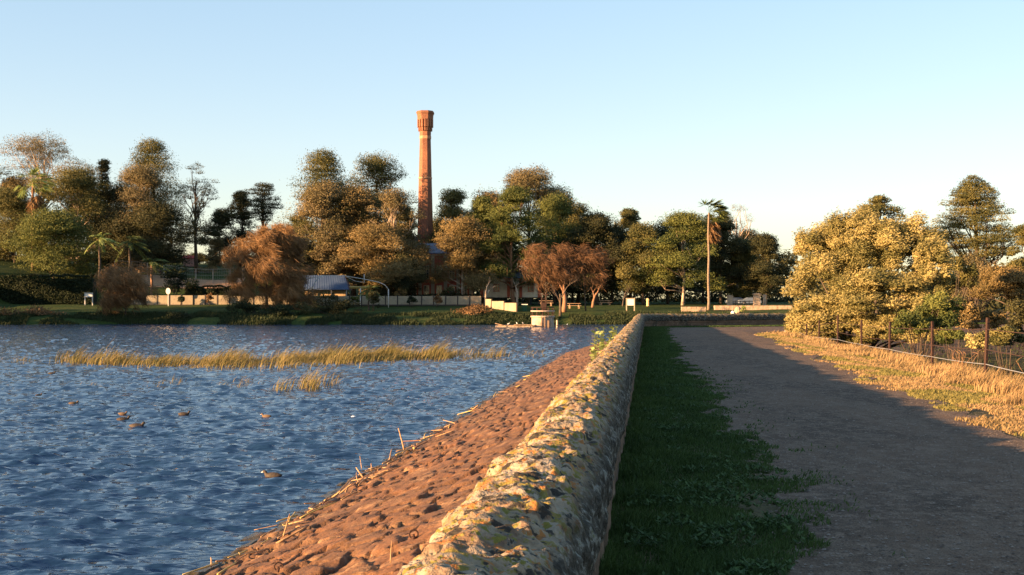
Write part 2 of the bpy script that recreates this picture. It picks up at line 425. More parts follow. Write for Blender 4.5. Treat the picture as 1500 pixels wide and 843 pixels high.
# coping stones: a block every 0.7 to 1.1 m, each a little different
bl = [0]
rr = random.Random(5)
while bl[-1] < sl[-1]: bl.append(bl[-1]+rr.uniform(.75, 1.25))
bl = np.array(bl); bi = np.searchsorted(bl, Sg+.05*vnoise(Sg*3, A*6))-1; bi = np.clip(bi, 0, len(bl)-2)
dj = np.minimum(np.abs(Sg-bl[bi]+.04*vnoise(A*7, Sg*2)), np.abs(bl[bi+1]-Sg+.04*vnoise(A*7, Sg*2, 5)))
brand = _h(bi, bi*0, bi*0, 3)
q3 = (A*1.0, Sg, Zc)
disp = .020*fbm(A*2.6, Sg*1.9, Zc*2.6, 3, 41)+.027*fbm(A*8, Sg*7, Zc*8, 4, 51, .6)+.006*fbm(A*40, Sg*30, Zc*40, 2, 61)
ridg = 1-np.abs(vnoise(A*5+Sg*1.2, Sg*6, Zc*5, seed=71)); disp += .014*(ridg-.6)*(1-sm((A-.02)/.12))
pit = np.clip(vnoise(A*7, Sg*5, Zc*7, seed=91)-.45, 0, 1); disp -= .11*pit
disp -= .030*np.exp(-(dj/.018)**2)
disp += .012*(brand-.5); disp *= 1-.35*sm((A-.1)/.15)
A = np.where(A > 0, A*.74, A*1.2)
A2 = A+pn[None, :, 0]*disp; Z2 = Zc+pn[None, :, 1]*disp+.02*vnoise(Sg*.25, Sg*0)
V = np.stack([cl[:, 0][:, None]+nr[:, 0][:, None]*A2, cl[:, 1][:, None]+nr[:, 1][:, None]*A2, Z2], -1).reshape(-1, 3)
sidem = sm((A-.09)/.12).reshape(-1)
cop_m = mat('lichened_coping', (.27, .20, .13), .9, [
    (2.2, (.32, .26, .19), .44, .58), (7, (.15, .095, .06), .50, .62), (9, (.22, .165, .04), .54, .58, (1, 1, 1), 10),
    (17, (.17, .145, .03), .56, .60, (1.3, 1, 1), 10), (14, (.31, .13, .04), .57, .60, (1, 1, 1), 8),
    (19, (.38, .35, .29), .59, .62, (1, 1, 1), 9), (10, (.04, .033, .026), .56, .60, (1, 1, 1), 10), (19, (.035, .03, .025), .58, .64, (1, 1, 1), 8)],
    [(28, .8, .03), (90, .6, .008)], .15)
# grey lichen on the path side, with its shade darkened into the colour
t = cop_m.node_tree; N = t.nodes; b = N['Principled BSDF']
at = N.new('ShaderNodeAttribute'); at.attribute_name = 'tint'
tc = N.new('ShaderNodeTexCoord'); nn = N.new('ShaderNodeTexNoise'); nn.inputs['Scale'].default_value = 15; nn.inputs['Detail'].default_value = 8; nn.inputs['Roughness'].default_value = .7
t.links.new(tc.outputs['Object'], nn.inputs[0])
cr = N.new('ShaderNodeValToRGB'); cr.color_ramp.interpolation = 'LINEAR'
for p_, c_ in ((.44, (.03, .026, .02)), (.54, (.075, .068, .055)), (.60, (.21, .205, .185)), (.66, (.11, .11, .05))):
    e = cr.color_ramp.elements.new(p_); e.color = (*c_, 1)
cr.color_ramp.elements.remove(cr.color_ramp.elements[0]); cr.color_ramp.elements.remove(cr.color_ramp.elements[-1])
t.links.new(nn.outputs[0], cr.inputs[0])
src = b.inputs['Base Color'].links[0].from_socket
mx = N.new('ShaderNodeMix'); mx.data_type = 'RGBA'; t.links.new(at.outputs['Fac'], mx.inputs[0]); t.links.new(src, mx.inputs[6]); t.links.new(cr.outputs[0], mx.inputs[7])
t.links.new(mx.outputs[2], b.inputs['Base Color'])
wall = empty('stone_wall', (0, 8, 0), 0, 'long low sandstone parapet wall with rounded lichen-covered coping beside the gravel path', 'wall')
wall.matrix_world.translation = (0, 8, 0)
V = V-np.array((0, 8, 0))
link('coping', np_mesh('coping', V, grid_faces(len(cl), len(pf))[:, ::-1], sidem), cop_m, wall, True)
# wall body under the coping: two faces with coursed blocks
ids = np.unique(np.concatenate([np.arange(0, len(cl), 3), [len(cl)-1]]))
clb, nrb, slb = cl[ids], nr[ids], sl[ids]
hz = np.concatenate([np.linspace(-1.1, 0, 8), np.linspace(.03, .47, 18)])
def face(sign, off):
    SB, HZ = np.meshgrid(slb, hz, indexing='ij')
    course = np.floor(HZ/.235+20); hj = np.abs(HZ/.235-np.round(HZ/.235))*.235
    bs = SB/.62+course*.47; vj = np.abs(bs-np.round(bs))*.62
    a = off-.03*np.exp(-(hj/.02)**2)-.03*np.exp(-(vj/.025)**2)*1+.02*fbm(SB*3, HZ*3, 0, 4, 15+int(sign))
    a = a*sign
    return np.stack([clb[:, 0][:, None]+nrb[:, 0][:, None]*a, clb[:, 1][:, None]-8+nrb[:, 1][:, None]*a, HZ], -1)
body_m = mat('sandstone_blocks', (.16, .10, .065), .9, [(2, (.10, .065, .045), .42, .6), (1.1, (.05, .045, .035), .52, .66), (7, (.24, .18, .13), .58, .68)], [(25, .7, .02)], .15)
fi, fo = face(1, .175), face(-1, .27)
nn_ = len(clb)*len(hz)
V = np.concatenate([fi.reshape(-1, 3), fo.reshape(-1, 3)])
gf = grid_faces(len(clb), len(hz))
link('wall_body', np_mesh('wall_body', V, np.concatenate([gf, gf[:, ::-1]+nn_])), body_m, wall, False)
# ================================================================ VEGETATION
def leaves(C, D, Ln, Wd, N_=None, rng=None, curl=0):
    """rhombic leaves at C along unit D, length Ln, width Wd; returns verts, faces"""
    n = len(C)
    rv = rng.normal(size=(n, 3)) if N_ is None else N_
    S_ = np.cross(D, rv); S_ /= np.linalg.norm(S_, axis=1)[:, None]+1e-9
    Ln = np.broadcast_to(np.asarray(Ln, float), (n,))[:, None]; Wd = np.broadcast_to(np.asarray(Wd, float), (n,))[:, None]
    V = np.stack([C-D*Ln*.5, C+S_*Wd*.5-D*Ln*.06, C+D*Ln*.5, C-S_*Wd*.5-D*Ln*.06], 1).reshape(-1, 3)
    return V, np.arange(n*4).reshape(n, 4)

def crown_pts(clumps, n, rng, drp=.2, shell=.55, wind=(.35, 0, 0)):
    c = np.array([k[:3] for k in clumps]); r = np.array([k[3:6] for k in clumps])
    wts = (r[:, 0]*r[:, 2]); wts = wts/wts.sum()
    idx = rng.choice(len(c), n, p=wts)
    d = rng.normal(size=(n, 3)); d /= np.linalg.norm(d, axis=1)[:, None]
    low = d[:, 2] < -.3; d[low, 2] *= .45
    rad = shell+(1.08-shell)*rng.random(n)**.7
    rad *= 1+.38*vnoise(d[:, 0]*3.2+idx*3.1, d[:, 1]*3.2, d[:, 2]*3.2)
    rad = np.where(rng.random(n) < .1, rad*(1.05+.3*rng.random(n)), rad)
    p = c[idx]+d*r[idx]*rad[:, None]
    D = d*.5+rng.normal(size=(n, 3))*.6+np.array(wind); D[:, 2] -= drp
    D /= np.linalg.norm(D, axis=1)[:, None]
    # leaf plane loosely faces outward so that each clump takes the light as a lump
    Nn = d+rng.normal(size=(n, 3))*.55
    t = np.clip(.5+.28*rng.normal(size=n)*.6+(_h(idx.astype(float), idx*0., idx*0., 7)-.5)*.95, 0, 1)
    return p, D, Nn, t

def limbs(mb, base, top, clumps, rng, r0, lean=(0, 0), fork=.35, kmax=16):
    H_ = top-base; pts = []
    bx, by = rng.normal()*.02*H_, rng.normal()*.02*H_
    for k in range(7):
        q = k/6; pts.append((bx*math.sin(q*3.1)+lean[0]*q*q, by*math.sin(q*2.7)+lean[1]*q*q, base+H_*q))
    rad = [r0*(1.25 if k == 0 else 1-.75*k/6) for k in range(7)]
    mb.tube(pts, rad, 7)
    ks = sorted(range(len(clumps)), key=lambda i: -clumps[i][3]*clumps[i][5])[:kmax]
    for i in ks:
        c = clumps[i]
        q = min(.95, max(fork*.5, ((c[2]-base)/H_)*.72-.1+rng.random()*.08)); f = q*6; a = int(f); b_ = min(a+1, 6); g = f-a
        s0 = Vector(pts[a]).lerp(Vector(pts[b_]), g); e0 = Vector((c[0], c[1], c[2]-c[5]*.1))
        mid = s0.lerp(e0, .5)+Vector((rng.normal()*.04*H_, rng.normal()*.04*H_, rng.normal()*.02*H_-.03*H_*0))
        rr_ = r0*(1-.75*q)*.55
        mb.tube([s0, s0.lerp(mid, .5)+Vector((0, 0, .01*H_)), mid, e0], [rr_, rr_*.8, rr_*.6, rr_*.25], 5)
        for _ in range(2):
            e1 = e0+Vector((rng.normal()*c[3]*.6, rng.normal()*c[4]*.6, abs(rng.normal())*c[5]*.6))
            mb.tube([mid, mid.lerp(e1, .55)+Vector((0, 0, .01*H_)), e1], [rr_*.45, rr_*.3, rr_*.12], 4)

def envelope(shape, h):
    if shape == 'round': return math.sqrt(max(0, 1-(2*h-1)**2))
    if shape == 'dome': return max(0, 1-h**1.9)**.62*(.75+.25*min(1, h*5))
    if shape == 'cone': return (1-h)**.75*min(1, .5+h*4)
    if shape == 'tall': return min(1, .55+h*2)*max(0, 1-h**2.2)**.75
    if shape == 'top': return math.sqrt(max(0, 1-(2*h-1)**2))*(.5+.5*h)+.15
    return 1

def make_tree(name, label, cat, px, ytop, wpx, Y, ylow, shape='round', pal='olive', bark='bark', nl=9000, ncl=26,
              cr=.2, flat=.8, leaf=.42, seed=1, group=None, lean=0, gap=0, drp=.2, wind=.35, trunk_r=None, ratio=.45):
    rng = np.random.default_rng(seed)
    x = (px-750)/F*Y; g = ground(x, Y)-.1
    z1 = CAMZ-(ytop-HY)/F*Y-g; z0 = CAMZ-(ylow-HY)/F*Y-g
    z0 = max(z0, .3); rx = wpx/F*Y*.5; Hc = z1-z0
    cl_ = []
    if name in ('gum_tree', 'broad_tree', 'fig_tree', 'round_bush_tree', 'small_tree'):
        # a handful of big boughs, each carrying its own leaf clumps: uneven outline, gaps between boughs
        nb = max(5, int(7*Hc/(2*rx)+5)); lobes = []
        for k in range(nb):
            h = 1-(k+.5*rng.random())/nb*.95; e = envelope(shape, h); a = k*2.4+rng.random()*1.2
            lr = rx*(.30+.22*rng.random())*(1.1 if h < .8 else .85); rr_ = max(0, e*rx*(.6+.45*rng.random())-lr*.55)
            lobes.append((math.cos(a)*rr_+lean*h, math.sin(a)*rr_*.8, min(z0+Hc*h, z1-lr*.75), lr))
        while len(cl_) < ncl:
            lb_ = lobes[rng.integers(nb)] if len(cl_) >= nb else lobes[len(cl_)]
            d = rng.normal(size=3); d /= np.linalg.norm(d); d[2] = d[2] if d[2] > -.35 else -d[2]*.6
            s = cr*rx*(.45+.75*rng.random()); q = lb_[3]*(.35+.6*rng.random())
            cl_.append((lb_[0]+d[0]*q, lb_[1]+d[1]*q, min(lb_[2]+d[2]*q*.8, z1-s*.6), s, s, s*flat))
    tries = 0
    while len(cl_) < ncl and tries < 4000:
        tries += 1
        h = rng.random()**(.72); a = rng.random()*6.283; e = envelope(shape, h)
        rho = e*(1-(1-rng.random()**.5)*.8)
        s = cr*rx*(.55+.95*rng.random())*(1 if h < .6 else 1-.9*(h-.6))
        R_ = max(0, rx*rho-s*.55)
        cx, cy, cz = math.cos(a)*R_, math.sin(a)*R_*.85, z0+Hc*h
        cz = min(cz, z1-s*flat*.9); cz = max(cz, z0+s*flat*.3)
        if gap and any((cx-c[0])**2+(cy-c[1])**2*.4+(cz-c[2])**2 < (gap*(s+c[3]))**2 for c in cl_): continue
        cl_.append((cx+lean*h, cy, cz, s, s, s*flat))
    for k in range(3): cl_.append((lean+rng.uniform(-.18, .18)*rx, rng.uniform(-.2, .2)*rx, z1-cr*rx*flat*(.6+1.1*k), cr*rx*(.45+.2*k), cr*rx*(.45+.2*k), cr*rx*flat*(.55+.15*k)))
    root = empty(name, (x, Y, g), 0, label, cat, group)
    mb = MB(); r0 = trunk_r or max(.16, z1*.018)
    limbs(mb, 0, z0+Hc*.72, cl_, rng, r0, (lean*.7, 0), kmax=22)
    mb.build('trunk', M[bark], root, True)
    p, D, Nn, t = crown_pts(cl_, nl, rng, drp, wind=(wind, 0, 0))
    V, Fc = leaves(p, D, leaf*(.7+.7*rng.random(nl)), leaf*ratio, Nn, rng)
    link('crown', np_mesh('crown', V, Fc, np.repeat(t, 4)), M[pal], root)
    return root

def casuarina(label, px, ytop, wpx, Y, ylow, pal='brown', seed=1, nl=9000, lean=1.0, group=None, bark='bark', strand=1.5):
    rng = np.random.default_rng(seed)
    x = (px-750)/F*Y; g = ground(x, Y)-.1
    z1 = CAMZ-(ytop-HY)/F*Y-g; z0 = max(.2, CAMZ-(ylow-HY)/F*Y-g); rx = wpx/F*Y*.5*1.25; Hc = z1-z0
    root = empty('weeping_casuarina', (x, Y, g), 0, label, 'tree', group)
    cl_ = []
    for k in range(40):
        h = .10+.75*rng.random()**.8; a = rng.random()*6.283; e = math.sqrt(max(0, 1-((h-.4)/.62)**2)) if h > .4 else .9
        rho = e*(.35+.6*rng.random())
        cl_.append((math.cos(a)*rx*rho*.85, math.sin(a)*rx*rho*.8, z0+Hc*h*.93, rx*.24, rx*.24, rx*.2))
    mb = MB(); limbs(mb, 0, z0+Hc*.75, cl_, rng, max(.1, z1*.010), (lean*.4, 0), kmax=26); mb.build('trunk', M[bark], root, True)
    n = int(nl*1.9); c = np.array(cl_); idx = rng.integers(0, len(cl_), n)
    sub = rng.normal(size=(len(cl_)*7, 3)); sub /= np.linalg.norm(sub, axis=1)[:, None]; si = rng.integers(0, 7, n)
    off = sub[idx*7+si]*c[idx, 3:6]*1.0
    s0 = c[idx, :3]+off+rng.normal(size=(n, 3))*.12*rx*.4
    L_ = strand*(.6+.8*rng.random(n))
    d = np.stack([.7+rng.normal(size=n)*.45+off[:, 0]*.15, rng.normal(size=n)*.3, -.7+rng.normal(size=n)*.45+.45*vnoise(idx*1.7, idx*0.)], -1)
    d /= np.linalg.norm(d, axis=1)[:, None]
    p = s0+d*(L_*.5)[:, None]; p[:, 2] = np.maximum(p[:, 2], .15)
    V, Fc = leaves(p, d, L_, .075, None, rng)
    t = np.clip(rng.normal(size=n)*.2+_h(idx.astype(float), idx*0., idx*0., 3), 0, 1)
    link('crown', np_mesh('crown', V, Fc, np.repeat(t, 4)), M[pal], root)
    return root

def palm(name, label, px, ytop, ycr, Y, fr, seed, blown=.6, pal='palm', nf=26, skirt=True, bark='orange_bark', fan=True, r0=.28, yb=None):
    """trunk to the crown heart at ycr; fronds of length fr"""
    rng = np.random.default_rng(seed)
    x = (px-750)/F*Y; g = ground(x, Y)-.1; zc = CAMZ-(ycr-HY)/F*Y-g
    root = empty(name, (x, Y, g), 0, label, 'palm')
    mb = MB(); pts = [(0.05*math.sin(k), 0, zc*k/14) for k in range(15)]
    mb.tube(pts, [r0*(1.5 if k == 0 else 1.05-.35*k/14+.05*(k % 2)) for k in range(15)], 8); mb.build('trunk', M[bark], root, True)
    def frond_set(nf, dead):
        C, D, Ln, Wd, Nn, T = [], [], [], [], [], []
        for i in range(nf):
            a = i*2.4+rng.random()*.5; el = (rng.random()*1.5-.35) if not dead else (-1.1-.35*rng.random())
            d = Vector((math.cos(a)*math.cos(el), math.sin(a)*math.cos(el), math.sin(el)))
            d = (d+Vector((blown*(.3 if dead else 1), 0, .1*blown))).normalized()
            L = fr*(.8+.35*rng.random())*(.8 if dead else 1)
            pt = Vector((0, 0, zc-(rng.random()*fr*.7 if dead else 0))); vel = d*(L/10)
            path = [pt.copy()]
            for k in range(10):
                pt = pt+vel; vel = vel+Vector((blown*.010*L, 0, -(.012 if not fan else .008)*L)); path.append(pt.copy())
            tt = rng.random()
            if fan:
                hub = path[6]; ax = (path[7]-path[5]).normalized(); sd_ = ax.cross(Vector((0, 0, 1))).normalized()
                C += [tuple((path[0]+hub)/2)]; D += [tuple((hub-path[0]).normalized())]; Ln += [(hub-path[0]).length]; Wd += [.08]; Nn += [(0, 0, 1)]; T += [.3]
                for k in range(13):
                    q = (k-6)/6*1.45; dd = (ax*math.cos(q)+sd_*math.sin(q)+Vector((blown*.35, 0, -.12-.25*rng.random()))).normalized(); l = fr*.52*(1-.25*abs(k-6)/6)
                    C.append(tuple(hub+dd*l*.5)); D.append(tuple(dd)); Ln.append(l); Wd.append(.26); Nn.append(tuple(rng.normal(size=3)*.3+np.array((0, 0, 1)))); T.append(tt)
            else:
                for k in range(10):
                    ax = (path[k+1]-path[k]); l0 = ax.length; ax.normalize(); sd_ = ax.cross(Vector((0, 0, 1)))
                    if sd_.length < .01: sd_ = Vector((1, 0, 0))
                    sd_.normalize()
                    C.append(tuple((path[k]+path[k+1])/2)); D.append(tuple(ax)); Ln.append(l0*1.5); Wd.append(.08); Nn.append((0, 0, 1)); T.append(.3)
                    if k < 2: continue
                    for s in (-1, 1):
                        for j in range(4):
                            dd = (sd_*s+ax*.7+Vector((blown*.5, 0, -.45))).normalized(); l = fr*.24*(1-abs(k-5.5)/9)
                            b = path[k].lerp(path[k+1], j/4)
                            C.append(tuple(b+dd*l*.5)); D.append(tuple(dd)); Ln.append(l); Wd.append(.11); Nn.append(tuple(rng.normal(size=3)*.5+np.array((0, 0, 1)))); T.append(tt)
        V, Fc = leaves(np.array(C), np.array(D), np.array(Ln), np.array(Wd), np.array(Nn), rng)
        return np_mesh('fronds', V, Fc, np.repeat(np.array(T), 4))
    link('fronds', frond_set(nf, False), M[pal], root)
    if skirt: link('dead_fronds', frond_set(int(nf*.8), True), M['deadpalm'], root)
    return root

def shrub(name, label, cat, ells, pal, nl, leaf, seed, group=None, drp=0, wind=.3, ratio=.45, ncl=14, trunk=True, shell=.5, cs=.3, nstem=10, bark='bark'):
    """ells: (px, py, Y, half width px, half height px): union of lumps"""
    rng = np.random.default_rng(seed)
    cs_ = []
    for (px, py, Y, hx, hz_) in ells:
        c = P(px, py, Y); a, b = hx/F*Y, hz_/F*Y
        for k in range(ncl):
            d = rng.normal(size=3); d /= np.linalg.norm(d); d[2] = d[2] if d[2] > -.5 else -d[2]
            rr_ = .35+.5*rng.random()**.6; s = cs*(.7+.6*rng.random())
            cs_.append([c.x+d[0]*a*rr_, c.y+d[1]*a*.8*rr_, c.z+d[2]*b*rr_, a*s, a*s, max(b*s, a*s*.5)])
    x0 = sum((P(e[0], e[1], e[2]).x) for e in ells)/len(ells); y0 = ells[0][2]; g = ground(x0, y0)-.05
    cl_ = [(c[0]-x0, c[1]-y0, c[2]-g, c[3], c[4], c[5]) for c in cs_]
    root = empty(name, (x0, y0, g), 0, label, cat, group)
    p, D, Nn, t = crown_pts(cl_, nl, rng, drp, shell, (wind, 0, 0))
    k = p[:, 2] > .02; p, D, Nn, t = p[k], D[k], Nn[k], t[k]; n = len(p)
    V, Fc = leaves(p, D, leaf*(.7+.6*rng.random(n)), leaf*ratio, Nn, rng)
    link('crown', np_mesh('crown', V, Fc, np.repeat(t, 4)), M[pal], root)
    mb = MB(); ks = rng.choice(len(cl_), min(nstem*len(ells), len(cl_)), replace=False)
    hh = max(c[2] for c in cl_)
    for i in ks:
        c = cl_[i]; m = Vector((c[0]*.45+rng.normal()*.03*hh, c[1]*.45, c[2]*.5)); rr_ = .018*hh*.5
        mb.tube([(c[0]*.12, c[1]*.12, -.1), m, (c[0], c[1], c[2])], [rr_, rr_*.7, rr_*.25], 5)
    if mb.v: mb.build('trunk', M[bark], root, True)
    return root

